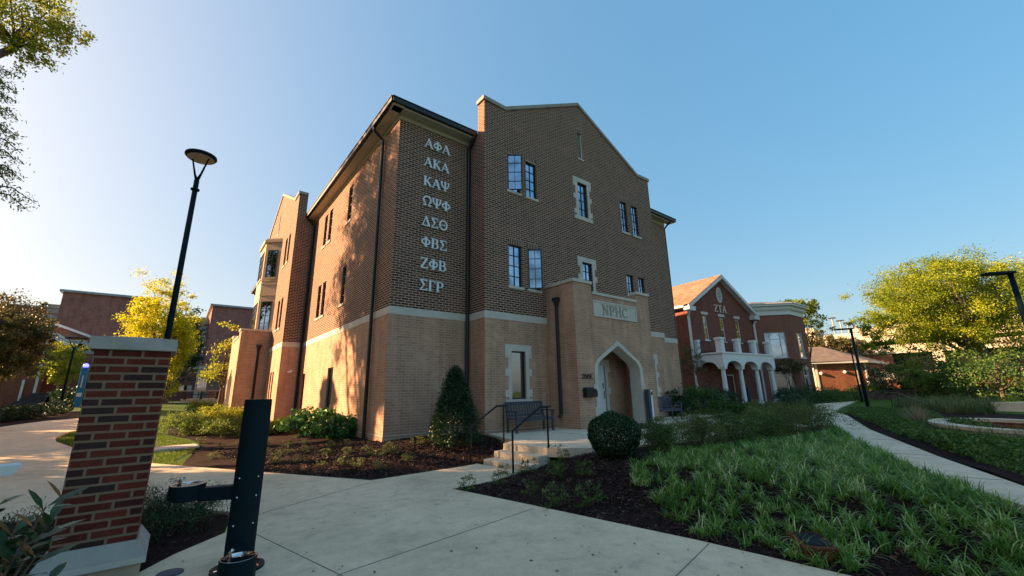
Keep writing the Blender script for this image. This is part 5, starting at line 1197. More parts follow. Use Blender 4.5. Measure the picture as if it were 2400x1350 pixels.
p = onz(2036, 962, -.1); arm_lamp((p[0], p[1], -.11), height_for(2008, 771, p[0], p[1])+.11, 'dark street lamp with sideways head at the inside bend of the path', R(-55))
p = onz(2021, 942, -.1); arm_lamp((p[0], p[1], -.11), height_for(1998, 816, p[0], p[1])+.11, 'thinner dark street lamp farther along the curving path', R(-55), .07)
p = onz(2487, 1006, -.1); arm_lamp((p[0], p[1], -.11), height_for(2380, 640, p[0], p[1])+.11, 'nearest dark street lamp, cut by the right edge', R(-52), .09)
p = ony(181, 946, 33.); z_ = h1(p[0], 33.)
e = empty('emergency_phone', (p[0], 33., z_-.1), 0, 'bright blue emergency phone tower with glowing blue light', 'phone tower')
hh = height_for(200, 858, p[0], 33.)-z_
mb = MB(); mb.box(-.19, .19, -.15, .15, 0, hh); mb.build('tower_body', 'blue_paint', e, bevel=.02)
mb = MB(); mb.box(-.13, .13, -.16, -.151, hh*.28, hh*.37); mb.build('call_panel', 'white_cloth', e)
mb = MB(); mb.lathe(0, 0, [(.14, hh+.02), (.17, hh+.1), (.14, hh+.24), (.05, hh+.3)], 14); mb.build('blue_light', 'lamp_blue', e, smooth=True)
mb = MB(); mb.box(-.03, .03, -.1605, -.1515, hh*.5, hh*.8); mb.build('lettering_strip', 'white_cloth', e)
p = gpt(1918, 1306); mb = MB((p[0]+.05, p[1]+.05, h1(p[0], p[1])), R(35)); mb.box(-.26, .26, -.16, .16, -.1, .12)
bx = empty('rusty_box', (0, 0, 0), 0, 'rusty brown metal utility box half buried among the grassy clumps', 'box')
mb.build('body', 'rust', bx, bevel=.012); mb = MB((p[0]+.05, p[1]+.05, h1(p[0], p[1])), R(35)); mb.box(-.2, .2, -.11, .11, .1201, .128); mb.build('lid', 'mat_black', bx)

# ================================================================== PLANTS
def at(px, py, z): p = onz(px, py, z); return (p[0], p[1])
def shrub(name, x, y, r, h, leaf, size, label, cat='shrub', group=None, n=5000, shape='dome', nc=60, cs=.3, z=None, up=None, aspect=.55, stem=True, shell=.6, mat_stem='bark'):
    z = h1(x, y) if z is None else z
    e = empty(name, (x, y, z), rng.uniform(0, 6), label, cat, group)
    if shape == 'dome':
        P, rn, C = clumpy((0, 0, h*.5), (r, r, h*.52), nc, n//nc, cs, shell)
    elif shape == 'cone':
        t = rng.uniform(0, 1, nc)**.8; a = rng.uniform(0, 2*math.pi, nc); rr = r*(1-t)**.8*(1+.10*rng.normal(size=nc))+.05*r
        C = np.stack([rr*np.cos(a)*.88, rr*np.sin(a)*.88, .05+h*.96*t], 1)
        g = rng.normal(size=(nc, n//nc, 3))*r*.10; P = (C[:, None]+g).reshape(-1, 3); rn = np.clip(np.repeat(rng.normal(.4, .2, nc), n//nc)+rng.normal(0, .15, len(P)), 0, 1)
    elif shape == 'ball':   # clipped: leaves on a slightly bumpy sphere
        m_ = n; u = rng.normal(size=(m_, 3)); u /= np.linalg.norm(u, axis=1)[:, None]
        b = 1+.035*np.sin(7*u[:, 0]+2*u[:, 2])+.03*np.sin(9*u[:, 1]+5*u[:, 2])
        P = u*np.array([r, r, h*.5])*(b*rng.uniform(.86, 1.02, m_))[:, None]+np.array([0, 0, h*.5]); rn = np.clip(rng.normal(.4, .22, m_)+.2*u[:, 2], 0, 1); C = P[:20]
    P[:, 2] = np.maximum(P[:, 2], .01)
    leafcloud('foliage', P, size, leaf, e, aspect, rnd=rn, up=up)
    if stem:
        mb = MB()
        for k in range(6):
            c = C[k*len(C)//7]; mb.tube([(0, 0, -.1), (c[0]*.3, c[1]*.3, h*.3), tuple(c*.8)], [.02*max(r, .4), .013*max(r, .4), .005], 5, cap=False)
        mb.build('stems', mat_stem, e)
    return e
# shaped evergreens near the entrance
shrub('evergreen_cone', 1.38, -1.72, .72, 2.02, 'leaf_dark', .05, 'cone shaped dark evergreen standing beside the downspout corner', 'shrub', n=30000, shape='cone', nc=520)
shrub('clipped_ball_shrub', 2.0, -6.74, .50, .88, 'leaf_dark', .045, 'big clipped dark ball shrub beside the steps', 'shrub', n=14000, shape='ball')
shrub('clipped_ball_shrub', 14.2, -5.95, .62, 1.0, 'leaf_dark', .06, 'smaller dark ball shrub where the path meets the plaza', 'shrub', n=5000, shape='ball')
rowl = ['airy olive shrub next to the big clipped ball', 'second airy shrub from the big clipped ball', 'third airy shrub in the row along the plaza', 'fourth airy shrub in the row along the plaza', 'fifth airy shrub, brownish, in the row along the plaza', 'last airy shrub of the row, nearest the curving path', 'brownish airy shrub standing just behind the end of the row']
for (x, y, r, h), l, mt in zip(((3.6, -6.75, .52, .66), (4.75, -7.05, .6, .78), (5.95, -7.2, .62, .72), (7.1, -7.5, .65, .80), (8.3, -7.75, .72, .90), (9.5, -7.9, .72, .85), (9.2, -7.05, .6, .95)), rowl, ('leaf_shrub', 'leaf_olive', 'leaf_shrub', 'leaf_shrub', 'leaf_olive', 'leaf_shrub', 'leaf_olive')):
    shrub('airy_shrub', x, y, r, h, mt, .036, l, 'shrub', 'airy shrubs in a row along the plaza', n=9000, nc=120, cs=.34, shell=.2)
# dwarf shrubs, one prototype of each look, copied
def dwarf(name, leaf, label, group, r=.19, h=.26, n=420, size=.035):
    e = empty(name, (0, 0, 0), 0, label, 'shrub', group)
    P, rn, C = clumpy((0, 0, h*.5), (r, r, h*.5), 26, n//26, .32, .5); leafcloud('foliage', P, size, leaf, e, .5, rnd=rn, up=.25)
    mb = MB()
    for k in range(5): mb.tube([(0, 0, -.03), tuple(C[k]*.9)], [.006, .003], 4, cap=False)
    mb.build('stems', 'bark', e); return e
dl = 'small olive green dwarf shrub planted in the mulch beside the tan brick corner'
spots = [(600+x/4.444, 960+y/4.444) for x, y in ((310,400),(520,380),(240,490),(195,570),(430,560),(520,460),(665,600),(730,490),(930,390),(950,490),(900,600),(1050,620),(1150,430),(1180,540),(1290,650),(1380,560),(1450,430),(1580,600),(1680,520),(780,400),(110,380),(340,470),(90,470),(1290,500))]
spots += [(470, 1040), (520, 1052), (560, 1042), (440, 1062), (500, 1078), (560, 1088), (600, 1062)]
proto = None
for i, (px, py) in enumerate(spots):
    z = -.3
    for _ in range(6): p = onz(px, py, z); z = h1(p[0], p[1])
    if proto is None: proto = o = dwarf('dwarf_shrub', 'leaf_olive', dl, 'dwarf shrubs in the mulch left of the steps')
    else: o = copy_tree(proto)
    o.location = (p[0], p[1], z+.01); o.rotation_euler = (0, 0, rng.uniform(0, 6)); s_ = rng.uniform(.6, .95); o.scale = (s_, s_, s_*rng.uniform(.85, 1.15))
proto = None
for px, py in ((1097, 1152), (1172, 1140), (1240, 1112), (1300, 1112), (1240, 1165), (1310, 1140), (1300, 1190), (1380, 1190), (1305, 1080), (1372, 1140), (1180, 1115), (1232, 1085), (1320, 1057)):
    z = -.3
    for _ in range(6): p = onz(px, py, z); z = h1(p[0], p[1])
    if proto is None: proto = o = dwarf('dwarf_shrub', 'leaf_shrub', 'small dark dwarf shrub planted in the mulch right of the steps', 'dwarf shrubs in the mulch right of the steps', r=.2, h=.28)
    else: o = copy_tree(proto)
    o.location = (p[0], p[1], z+.01); o.rotation_euler = (0, 0, rng.uniform(0, 6)); s_ = rng.uniform(.75, 1.2); o.scale = (s_, s_, s_)
# left bed: hydrangea and viburnums

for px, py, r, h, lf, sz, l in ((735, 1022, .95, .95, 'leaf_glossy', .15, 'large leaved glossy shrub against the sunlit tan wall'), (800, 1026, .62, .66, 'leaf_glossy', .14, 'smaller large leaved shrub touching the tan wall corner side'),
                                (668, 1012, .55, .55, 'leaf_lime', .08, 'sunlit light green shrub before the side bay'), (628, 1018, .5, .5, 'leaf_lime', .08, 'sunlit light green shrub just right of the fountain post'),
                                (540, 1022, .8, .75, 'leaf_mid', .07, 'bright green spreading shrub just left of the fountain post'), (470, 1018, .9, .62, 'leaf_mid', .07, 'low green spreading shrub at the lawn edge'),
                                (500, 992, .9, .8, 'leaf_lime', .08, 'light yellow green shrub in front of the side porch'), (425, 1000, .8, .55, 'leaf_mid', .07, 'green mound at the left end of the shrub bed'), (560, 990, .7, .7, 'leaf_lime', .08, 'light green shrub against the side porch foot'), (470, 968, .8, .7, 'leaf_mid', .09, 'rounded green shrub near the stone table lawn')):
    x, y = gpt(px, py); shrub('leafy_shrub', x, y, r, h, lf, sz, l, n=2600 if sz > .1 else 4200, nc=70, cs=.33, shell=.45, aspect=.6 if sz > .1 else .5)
# dark evergreens around the pier
for x, y, r, h, l in ((-4.75, -4.9, .55, .52, 'low dark yew right of the pier, nearest the fountain'), (-5.15, -4.2, .6, .55, 'low dark yew between the pier and the far walk'), (-4.5, -4.3, .42, .48, 'low dark yew at the tip of the pier bed'), (-5.35, -5.0, .5, .5, 'low dark yew pressed against the pier'),
                      (-6.25, -6.1, .5, .62, 'dark yew left of the pier'), (-6.05, -5.2, .5, .55, 'dark yew behind the left side of the pier'), (-6.5, -7.1, .55, .6, 'dark yew in the lower left corner'), (-6.9, -5.6, .6, .6, 'dark yew behind the big leaved bush')):
    shrub('yew_shrub', x, y, r, h, 'leaf_dark', .035, l, n=5200, nc=110, cs=.3, shell=.4, aspect=.28, up=.3)
# big strap leaved bush at the left edge
def bigleaf():
    q_ = CAM+ray(-215, 1200)/np.linalg.norm(ray(-215, 1200)[:2])*3.4; x, y = q_[0], q_[1]; z = h1(x, y); e = empty('big_leaf_bush', (x, y, z), 0, 'dark bush with long pointed leaves at the left edge', 'shrub')
    V = []; F_ = []; rn = []; mb = MB()
    for k in range(64):
        a = rng.uniform(0, 2*math.pi); rr = .42*math.sqrt(rng.uniform(0, 1)); tip = np.array([rr*1.25*math.cos(a), rr*1.25*math.sin(a), rng.uniform(.5, 1.22)])
        b0 = np.array([rr*.3*math.cos(a), rr*.3*math.sin(a), 0]); mb.tube([tuple(b0), tuple((b0+tip)/2+[0, 0, .06]), tuple(tip)], [.010, .008, .004], 5, cap=False)
        ax = (tip-b0)/np.linalg.norm(tip-b0)
        for j in range(20):
            t = rng.uniform(.5, 1.0); p = b0+(tip-b0)*t; ph = rng.uniform(0, 2*math.pi); q = np.cross(ax, [math.cos(ph), math.sin(ph), .2]); q /= np.linalg.norm(q)
            d = q*.8+ax*.75; d /= np.linalg.norm(d); s_ = np.cross(d, ax); s_ /= np.linalg.norm(s_)+1e-6; L = rng.uniform(.12, .19); W = .021; dn = np.array([0, 0, -.02])
            k0 = len(V); V += [p, p+d*L*.35+s_*W+dn*.2, p+d*L*.35-s_*W+dn*.2, p+d*L*.7+s_*W*.8+dn, p+d*L*.7-s_*W*.8+dn, p+d*L+dn*2, p+d*L+dn*2]
            F_ += [(k0, k0+1, k0+2, k0+2), (k0+1, k0+3, k0+4, k0+2), (k0+3, k0+5, k0+6, k0+4)]; rn += [rng.uniform(0, .9)]*3
    F_ = np.array(F_); fs = []; 
    me = bpy.data.meshes.new('leaves'); me.from_pydata([tuple(v) for v in V], [], [tuple(dict.fromkeys(f)) for f in F_.tolist()]); a = me.attributes.new('rnd', 'FLOAT', 'FACE'); a.data.foreach_set('value', rn); me.materials.append(MATS['leaf_dark'])
    o = bpy.data.objects.new('leaves', me); COL.objects.link(o); o.parent = e; mb.build('stems', 'bark', e)
bigleaf()
# liriope ground cover: arching blades in tufts
def blades(name, pos, nb, L0, wd, mat, label, arch=1., jit=.03, pale=.25):
    V = []; n = len(pos); S = 5
    N = n*nb; b = np.repeat(pos, nb, axis=0)+rng.normal(0, jit, (N, 3))*[1, 1, 0]
    az_ = rng.uniform(0, 2*math.pi, N); el = R(90)-np.abs(rng.normal(0, .55, N)); L = L0*np.repeat(rng.uniform(.7, 1.2, n), nb)*rng.uniform(.55, 1.15, N); cur = arch*rng.uniform(.8, 2.4, N)
    h = np.stack([np.cos(az_), np.sin(az_)], 1); side = np.stack([-np.sin(az_), np.cos(az_), np.zeros(N)], 1)
    p = b.copy(); rows = []
    for i in range(S+1):
        t = i/S; w_ = wd*(1-t**2.2)*rng.uniform(.9, 1.1) if i < S else 0.
        rows.append(np.stack([p-side*w_, p+side*w_], 1)); e = el-cur*t
        p = p+np.stack([h[:, 0]*np.cos(e), h[:, 1]*np.cos(e), np.sin(e)], 1)*(L/S)[:, None]
    V = np.stack(rows, 1).reshape(N, -1, 3); k = V.shape[1]
    F_ = []; base = np.arange(N)*k
    for i in range(S): F_.append(np.stack([base+2*i, base+2*i+1, base+2*i+3, base+2*i+2], 1))
    F_ = np.concatenate(F_); r = np.clip(np.repeat(rng.normal(.42, .17, n), nb)+rng.normal(0, .14, N)+(rng.uniform(0, 1, N) < pale)*.4, 0, 1); r = np.tile(r, S)
    return tag(fastmesh(name, V.reshape(-1, 3), F_, mat, r, smooth=True), label, 'plants', None, 'stuff')
LP = [tuple(gpt(*q)) for q in ((1480, 1105), (1530, 1215), (1660, 1270), (1950, 1343))]+[(.45, -11.2), (.55, -12.8), (1.3, -12.3), (2.2, -11.7), (3.7, -10.95), (5.87, -9.95), (8.5, -8.9), (10.9, -8.0), (9.8, -8.2), (8.2, -8.15), (6.2, -7.75), (4.5, -7.5), (3.0, -7.2)]
def tufts(poly, dens, jit=.38):
    X = np.array(poly); sp = 1/math.sqrt(dens); gx, gy = np.meshgrid(np.arange(X[:, 0].min(), X[:, 0].max(), sp), np.arange(X[:, 1].min(), X[:, 1].max(), sp)); gx = gx.ravel()+rng.normal(0, sp*jit, gx.size); gy = gy.ravel()+rng.normal(0, sp*jit, gy.size)
    _, ins = seg_d(gx, gy, poly); gx, gy = gx[ins], gy[ins]; return np.stack([gx, gy, hz(gx, gy)+.01], 1)
tp = tufts(LP, 34, .6); tp = tp[rng.uniform(0, 1, len(tp)) < .84]
blades('ground_cover', tp, 36, .25, .0062, 'blade', 'arching green and cream striped grassy clumps covering the bed before the plaza')
tp = tufts([(2.2, -11.75), (3.7, -11.0), (5.87, -10.0), (8.5, -8.95), (10.9, -8.05), (12.3, -7.5), (10.2, -7.9), (7.5, -8.6), (5, -9.4), (3.2, -10.2), (1.6, -11.2), (.6, -11.6), (.6, -12.8), (1.3, -12.3)], 24)
blades('ground_cover', tp, 26, .26, .006, 'blade', 'denser green grassy cover along the edge of the curving path', pale=.05)
# right bed: low cover, ornamental grasses
RB = [(17.6, -6.95), (11.1, -9.15), (6.3, -11.0), (4.0, -12.0), (6, -13.4), (10, -12.2), (14, -10.3), (18, -9.4), (24, -8.4), (26, -7.4), (22, -6.5), (20, -6.2)]
def lowcover(name, poly, n, size, hgt, leaf, label, patch=1.2):
    p = in_poly(n, poly); f = .5+.5*np.sin(p[:, 0]*patch+2*np.sin(p[:, 1]*patch*.8))*np.cos(p[:, 1]*patch*1.2); k = rng.uniform(0, 1, n) < .35+.65*f; p = p[k]; f = f[k]
    P = np.stack([p[:, 0], p[:, 1], hz(p[:, 0], p[:, 1])+.02+hgt*f*rng.uniform(.1, 1, len(p))], 1)
    o = leafcloud(name, P, size, leaf, None, .5, up=.3); tag(o, label, 'plants', None, 'stuff')
lowcover('ground_cover', RB, 60000, .07, .34, 'leaf_green', 'low dark green leafy cover in the bed around the oval basin')
gp = [tuple(at(*q, -.1)) for q in ((2100, 962), (2170, 966), (2250, 972), (2330, 972), (2330, 955), (2200, 950), (2110, 948))]
blades('ornamental_grass', tufts(gp, 4.), 70, .75, .007, 'leaf_olive', 'tall feathery grasses behind the oval basin', arch=.55, jit=.08, pale=.2)
gp = [tuple(at(*q, -.1)) for q in ((2110, 990), (2150, 975), (2175, 985), (2240, 1010), (2330, 1020), (2400, 1030), (2400, 1060), (2250, 1030), (2130, 1005))]
blades('ornamental_grass', tufts(gp, 3.), 55, .42, .004, 'leaf_olive', 'wispy brown green grasses in front of the oval basin', arch=.5, jit=.07, pale=.25)
blades('ornamental_grass', tufts([tuple(at(*q, -.1)) for q in ((2130, 995), (2170, 985), (2180, 995), (2150, 1005))], 6.), 60, .8, .005, 'leaf_tan', 'pale straw coloured grass tuft left of the oval basin', arch=.4, jit=.06, pale=.3)
# shrubs before the columned house
for x, y, r, h, lf, l in ((13.6, -1.3, .75, 1.15, 'leaf_dark', 'dark leafy shrub behind the right bench'), (15.1, -1.75, .95, 1.35, 'leaf_green', 'broad green shrub right of the bench, tallest of its group'), (17.3, -.9, 1.0, 1.3, 'leaf_dark', 'dark rounded shrub left of the first white column'), (19.8, -.4, 1.0, 1.25, 'leaf_dark', 'dark rounded shrub touching the first white column'),
                          (15.9, -3.0, .7, .6, 'leaf_green', 'low light green shrub at the edge of the small lawn'), (33.8, -.6, 1.6, 1.4, 'leaf_dark', 'dark hedge like shrub before the bay block'), (30.9, -.5, 1.2, 1.2, 'leaf_dark', 'dark shrub at the foot of the last white column'), (36.5, -1.0, 1.8, 1.0, 'leaf_green', 'spreading juniper right of the bay block'), (39.5, -1.1, 2.0, .95, 'leaf_green', 'spreading juniper before the stone retaining wall')):
    shrub('round_shrub', x, y, r, h, lf, .09, l, n=3600, nc=70, cs=.33, shell=.5)
for i, (px, py) in enumerate(((1935, 944), (1958, 941))):
    x, y = at(px, py, -.1); shrub('juniper', x, y, 1.8, .8, 'leaf_green', .10, ['low juniper mat at the left of the stone wall', 'low juniper mat touching the stone wall'][i], n=2600, nc=50)
x, y = at(1758, 954, -.1); shrub('flower_clump', x, y, .5, .35, 'leaf_dark', .07, 'dark flower clump at the foot of the second white column', n=1200, nc=30)
def sapling(px, py, z, ptop, pcy, rx, rz, leaf, label, size, nclump, nleaf, r0=.05, bark='bark', nl=14, name='small_tree', cs=.3, shell=.3, group=None, cat='tree', off=0, pn=.25):
    x, y = at(px, py, z); zg = h1(x, y); H = height_for(px+off, ptop, x, y)-zg; zc = height_for(px+off, pcy, x, y)-zg
    d = onz(px+off, py, z); sc = math.hypot(x-CAM[0], y-CAM[1])/math.cos(math.atan((px-1200)/F_PX))/F_PX*1.0
    dx = off*sc*math.cos(YAW+math.atan((px-1200)/F_PX)); dy = -off*sc*math.sin(YAW+math.atan((px-1200)/F_PX))
    return tree(name, (x, y, zg), H, (dx, dy, zc), (rx, rx, rz), leaf, size, leaf, label, nclump, nleaf, r0, bark, nl, cat, group, cs, shell, pn=pn)
sapling(1650, 962, -.1, 795, 845, .75, .95, 'leaf_rust', 'thin reddish young tree before the columned porch', .09, 60, 26, .03, nl=16, off=-10)
sapling(1884, 942, -.1, 838, 858, 1.25, .55, 'leaf_rust', 'dark small tree in front of the bay block', .12, 60, 40, .05, nl=14, off=-12)
x, y = gpt(1590, 945)
# trees on the right ------------------------------------------------------------------
x, y = at(2352, 931, -.1); zg = h1(x, y)
rt = height_for(2250, 606, x, y)-zg
def scl(px, x, y): return np.hypot(x-CAM[0], y-CAM[1])/math.cos(math.atan((px-1200)/F_PX))/F_PX   # metres per horizontal pixel, about
def off_at(px, px0, x, y):
    """world point at the same depth as (x,y) that shows at column px"""
    d = ray(px, 905)[:2]; d0 = ray(px0, 905)[:2]; f0 = np.dot(np.array([x, y])-CAM[:2], _fw[:2]); return CAM[:2]+d*(f0/np.dot(d, _fw[:2]))
cc = off_at(2285, 2352, x, y)
cr = np.linalg.norm(off_at(2440, 0, x, y)-off_at(2120, 0, x, y))/2
e = tree('big_tree', (x, y, zg), rt, (cc[0]-x, cc[1]-y, 8.4), (cr*.93, cr*.93, 4.6), 'leaf_big', .17, 'leaf_big', 'huge spreading tree glowing yellow green at the right edge', 430, 190, .62, 'pale_bark', 60, cs=.17, shell=.42, bottom=4.2)
for q, rr, rzz, zc, n_ in ((2085, 1.6, 1.0, 6.8, 26), (2078, 1.5, .8, 4.8, 18), (2400, 5.5, 4.0, 8., 90), (2190, 3.6, 2.2, 9.4, 60)):
    c = off_at(q, 0, x, y); P, rn, C = clumpy((c[0]-x, c[1]-y, zc), (rr, rr, rzz), n_, 130, .3, .3); leafcloud('crown', P, .17, 'leaf_big', e, rnd=rn)
sapling(2192, 936, -.1, 782, 868, 2.5, 2.2, 'leaf_mid', 'slender green tree with a pale trunk in front of the big tree', .20, 82, 46, .12, 'pale_bark', 18, cs=.26, name='young_tree')
sapling(2240, 933, -.1, 840, 885, 2.6, 1.6, 'leaf_mid', 'low spreading tree with several stems right of the pale trunk', .2, 60, 46, .14, nl=20, name='young_tree')
sapling(2290, 937, -.1, 845, 888, 2.8, 1.7, 'leaf_green', 'dark green low tree before the garage wall', .2, 67, 46, .14, nl=20, name='young_tree')
sapling(2355, 940, -.1, 830, 885, 2.8, 2.0, 'leaf_green', 'dark green tree at the right edge, second from the frame', .2, 75, 46, .14, nl=20, name='young_tree')
sapling(2400, 930, -.1, 770, 860, 3.4, 3.2, 'leaf_mid', 'tall green tree cut by the right edge', .2, 90, 46, .2, nl=20, name='young_tree')
sapling(2150, 938, -.1, 810, 880, 1.1, 1.3, 'leaf_mid', 'small green tree by the garage pillars, leftmost of the green ones', .18, 28, 40, .07, nl=14, name='young_tree')
x, y = at(2108, 931, -.1); shrub('evergreen_mass', x, y, 2.6, 3.2, 'leaf_dark', .16, 'dense dark evergreen bush right of the low brick building', n=9000, nc=120, cs=.25, shell=.6)
x, y = at(2142, 932, -.1); shrub('evergreen_mass', x, y, 2.4, 2.0, 'leaf_dark', .16, 'lower dark evergreen bush beside the pale pillars', n=5000, nc=90, cs=.25, shell=.6)
for i, (px, lf, l) in enumerate(((2040, 'leaf_lime', 'sunlit shrub on top of the stone wall, left one'), (2068, 'leaf_lime', 'sunlit shrub on top of the stone wall, right one'), (2015, 'leaf_rust', 'dark reddish shrub beside the tall lamp'))):
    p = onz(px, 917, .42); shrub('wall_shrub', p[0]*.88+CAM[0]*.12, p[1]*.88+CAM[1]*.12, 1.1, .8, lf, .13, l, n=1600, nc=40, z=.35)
def far_tree(px, dist, zt_px, zb_px, wpx, leaf, label, size, nclump=90, nleaf=55, trunk_to=None, name='tree', cs=.26, shell=.4, bark='bark', base_z=None, nl=24, group=None, pn=.25):
    d = ray(px, 900); d = d/np.dot(d, _fw); p = CAM+d*dist; x, y = p[0], p[1]; zg = h1(x, y)
    zt = height_for(px, zt_px, x, y)-zg; zb = height_for(px, zb_px, x, y)-zg; sc = dist/F_PX*(1/math.cos(math.atan((px-1200)/F_PX)))
    rx = wpx/2*dist/F_PX
    return tree(name, (x, y, zg), zt, (0, 0, (zt+zb)/2), (rx, rx, (zt-zb)/2), leaf, size, leaf, label, nclump, nleaf, .05+.012*zt, bark, nl, 'tree', group, cs, shell, pn=pn)
far_tree(1903, 44, 697, 800, 95, 'leaf_mid', 'open crowned tree rising behind the bay block', .26, 70, 50, cs=.24, shell=.5, nl=34)
far_tree(1893, 43.5, 700, 730, 100, 'leaf_mid', 'flat topped tree crown seen over the cornice of the bay block', .26, 40, 40, cs=.24, shell=.5, nl=14)
far_tree(1950, 64, 788, 838, 110, 'leaf_rust', 'brownish tree over the roof of the low brick building, left one', .35, 80, 60)
far_tree(2015, 66, 786, 850, 85, 'leaf_rust', 'brownish tree over the roof of the low brick building, right one', .35, 70, 60)
# trees on the left --------------------------------------------------------------------
far_tree(342, 37, 650, 905, 150, 'leaf_yellow', 'bright yellow tree behind the brick pier and lamp', .17, 260, 110, cs=.19, shell=.3, nl=40, pn=.2)
far_tree(394, 36, 705, 935, 60, 'leaf_yellow', 'narrower yellow tree beside the bright one, with thin trunk on the lawn', .17, 130, 90, cs=.24, shell=.3, nl=30)
far_tree(432, 46, 728, 900, 40, 'leaf_dark', 'dark conifer peeking out behind the yellow tree', .3, 80, 60, cs=.3, shell=.2)
far_tree(520, 30, 770, 930, 85, 'leaf_lime', 'loose young tree with yellow green leaves left of the side porch', .18, 46, 40, cs=.25, shell=.4, nl=26, pn=.4)
far_tree(136, 36, 800, 905, 84, 'leaf_lime', 'small round headed yellow green tree before the red lodge', .17, 110, 60, cs=.26, shell=.3, name='small_tree', bark='pale_bark')
far_tree(0, 27, 695, 900, 150, 'leaf_rust', 'dark rust tinged tree at the left edge', .16, 240, 90, cs=.2, shell=.35, nl=40)
for i, (px, py, r) in enumerate(((5, 990, .46), (38, 986, .45), (66, 983, .46), (94, 979, .46), (120, 975, .46), (145, 971, .46))):
    x, y = gpt(px, py); shrub('round_hedge_shrub', x, y, r, .8, 'leaf_dark', .06, ['clipped round shrub at the far left end of the row', 'second clipped round shrub of the row', 'third clipped round shrub of the row', 'fourth clipped round shrub of the row', 'fifth clipped round shrub of the row', 'last clipped round shrub, at the foot of the distant lamp'][i], 'shrub', 'clipped round shrubs along the left path', n=3200, shape='ball')
for i, (px, d) in enumerate(((150, 34), (166, 35))):
    p = ony(px, 940, d); shrub('dark_bush', p[0], d, .9, 1.5, 'leaf_dark', .12, ['dark bush left of the blue phone tower', 'dark bush just behind the blue phone tower'][i], n=1800, nc=40)
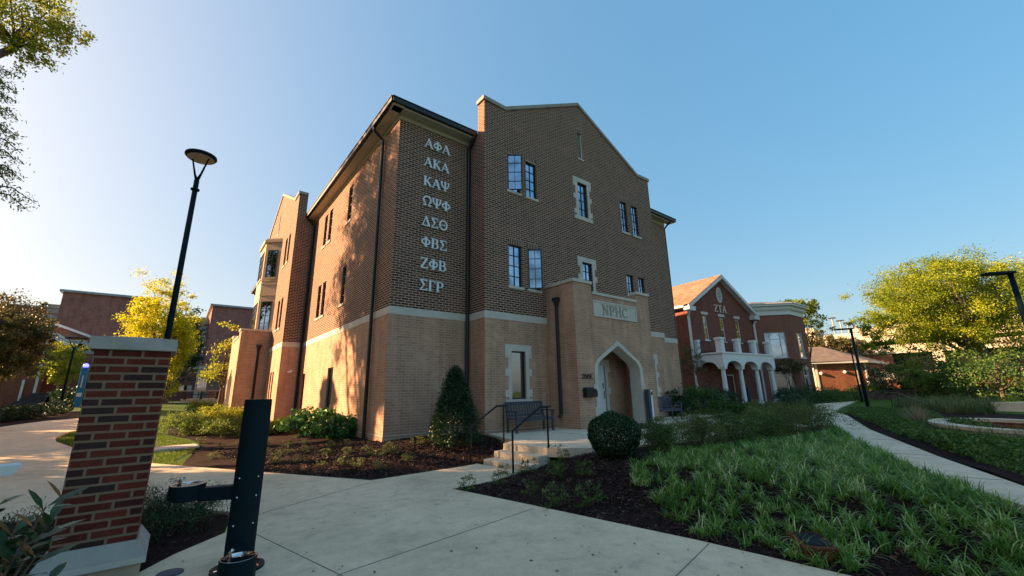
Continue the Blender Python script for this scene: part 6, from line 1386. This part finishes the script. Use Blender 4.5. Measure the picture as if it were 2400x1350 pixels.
# the tall tree whose branches hang in at the upper left; it also shades the corner of the hall
def tall_tree():
    x, y = -17.7, 16.0; zg = h1(x, y); e = empty('tall_tree', (x, y, zg), 0, 'tall tree whose yellow lit and drooping branches hang in at the upper left', 'tree')
    P, rn, C = clumpy((0, 0, 14.0), (3.3, 3.7, 5.8), 330, 120, .22, .2)
    mb = MB(); limbs(mb, (0, 0, 0), (.2, -.3, 16.5), .42, C, 46)
    leafcloud('crown', P, .20, 'leaf_mid', e, rnd=rn)
    # sunlit branch: the sun's glow is put into its lighter lime leaf colour
    D = 20.; base = np.array([x, y, zg]); G = lambda px, py, D_=D: CAM+ray(px, py)/np.linalg.norm(ray(px, py)[:2])*D_-base
    knee = G(35, 112); mb.tube([tuple(np.array([0, 0, 9.])), tuple(G(-260, 230, 21)), tuple(G(-60, 150)), tuple(knee)], [.22, .17, .12, .10], 8)
    for q in ((50, 20), (20, -40), (100, 60), (60, 60), (0, 60), (-30, 20), (120, 20), (150, 60)):
        t = G(*q); mb.tube([tuple(knee), tuple((knee+t)/2+rng.normal(size=3)*.15), tuple(t)], [.055, .035, .012], 5, cap=False)
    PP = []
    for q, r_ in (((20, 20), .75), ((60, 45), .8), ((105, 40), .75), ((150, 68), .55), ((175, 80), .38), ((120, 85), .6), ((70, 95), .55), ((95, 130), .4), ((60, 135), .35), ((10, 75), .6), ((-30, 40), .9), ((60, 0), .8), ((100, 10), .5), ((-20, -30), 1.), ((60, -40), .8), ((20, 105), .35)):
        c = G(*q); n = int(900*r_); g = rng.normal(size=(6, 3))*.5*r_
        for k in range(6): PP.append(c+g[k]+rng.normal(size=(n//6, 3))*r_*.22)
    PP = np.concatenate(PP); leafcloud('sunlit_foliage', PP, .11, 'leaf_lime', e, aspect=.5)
    # drooping twigs down the left edge
    PP = []
    for q0, q1 in (((-40, 170), (48, 182)), ((-40, 200), (35, 215)), ((-40, 225), (30, 240)), ((-40, 250), (42, 285)), ((-40, 290), (45, 325)), ((-40, 320), (50, 360)), ((-40, 345), (48, 385)), ((-40, 380), (55, 425)), ((-40, 400), (30, 410)), ((-40, 430), (85, 478)), ((-40, 445), (68, 495)), ((-50, 270), (20, 330)), ((-50, 190), (15, 200)), ((-50, 360), (20, 440))):
        a, b = G(*q0), G(*q1); m_ = (a+b)/2+np.array([0, 0, .22]); mb.tube([tuple(a), tuple(m_), tuple(b)], [.035, .02, .006], 5, cap=False)
        for t in rng.uniform(0, .95, 150): p = (1-t)**2*a+2*t*(1-t)*m_+t*t*b; PP.append(p+rng.normal(size=3)*[.12, .12, .09])
    leafcloud('drooping_foliage', np.array(PP), .11, 'leaf_mid', e, aspect=.35, droop=.8)
    mb.build('trunk', 'bark', e, smooth=True)
tall_tree()
# trees outside the picture on the sunny side; they throw the long shade over the foreground
def belt():
    PP = []; RR = []; mb = MB()
    for (x, y, r, h, zb) in ((-14.5, 6.0, 2.3, 12, .3), (-13.5, 3.2, 2.7, 11, .2), (-14.5, -.6, 3.3, 12, .2), (-15.5, -5.4, 3.6, 13, .2), (-18, -10.5, 4., 13, .2), (-26, -14, 5., 14, .3), (-17, 1.5, 3.0, 13, 1.0), (-20, -5, 4., 15, 1.), (-15.8, 19.2, .85, 9.6, 5.6), (-18., 9.5, 1.3, 7.0, 2.4), (-24, 13.5, 2.2, 12, 7.5), (-15.5, 10.8, 2.3, 14.5, 8.8), (-15.5, 8.7, 2.2, 14, 7.5), (-17, 15.5, 1.9, 4.6, 0.), (-17.8, 19.2, 1.9, 4.4, 0), (-17.5, 22.6, 1.8, 4.6, .2), (-18.5, 12.3, 1.8, 5., 0), (-19, 26.5, 2., 5., .2)):
        P, rn, C = clumpy((x, y, (h+zb)/2), (r, r, (h-zb)/2), int(90+40*r), int(80+14*r), .26, .25); PP.append(P); RR.append(rn)
        mb.tube([(x, y, -.6), (x, y, h*.8)], [.22, .05], 6)
    o = leafcloud('shade_trees', np.concatenate(PP), .24, 'leaf_mid', None, aspect=.7, rnd=np.concatenate(RR)); tag(o, 'belt of leafy trees on the sunny side beyond the left edge', 'trees', None, 'stuff')
    t = mb.build('trunks', 'bark', o); t['kind'] = 'stuff'
belt()
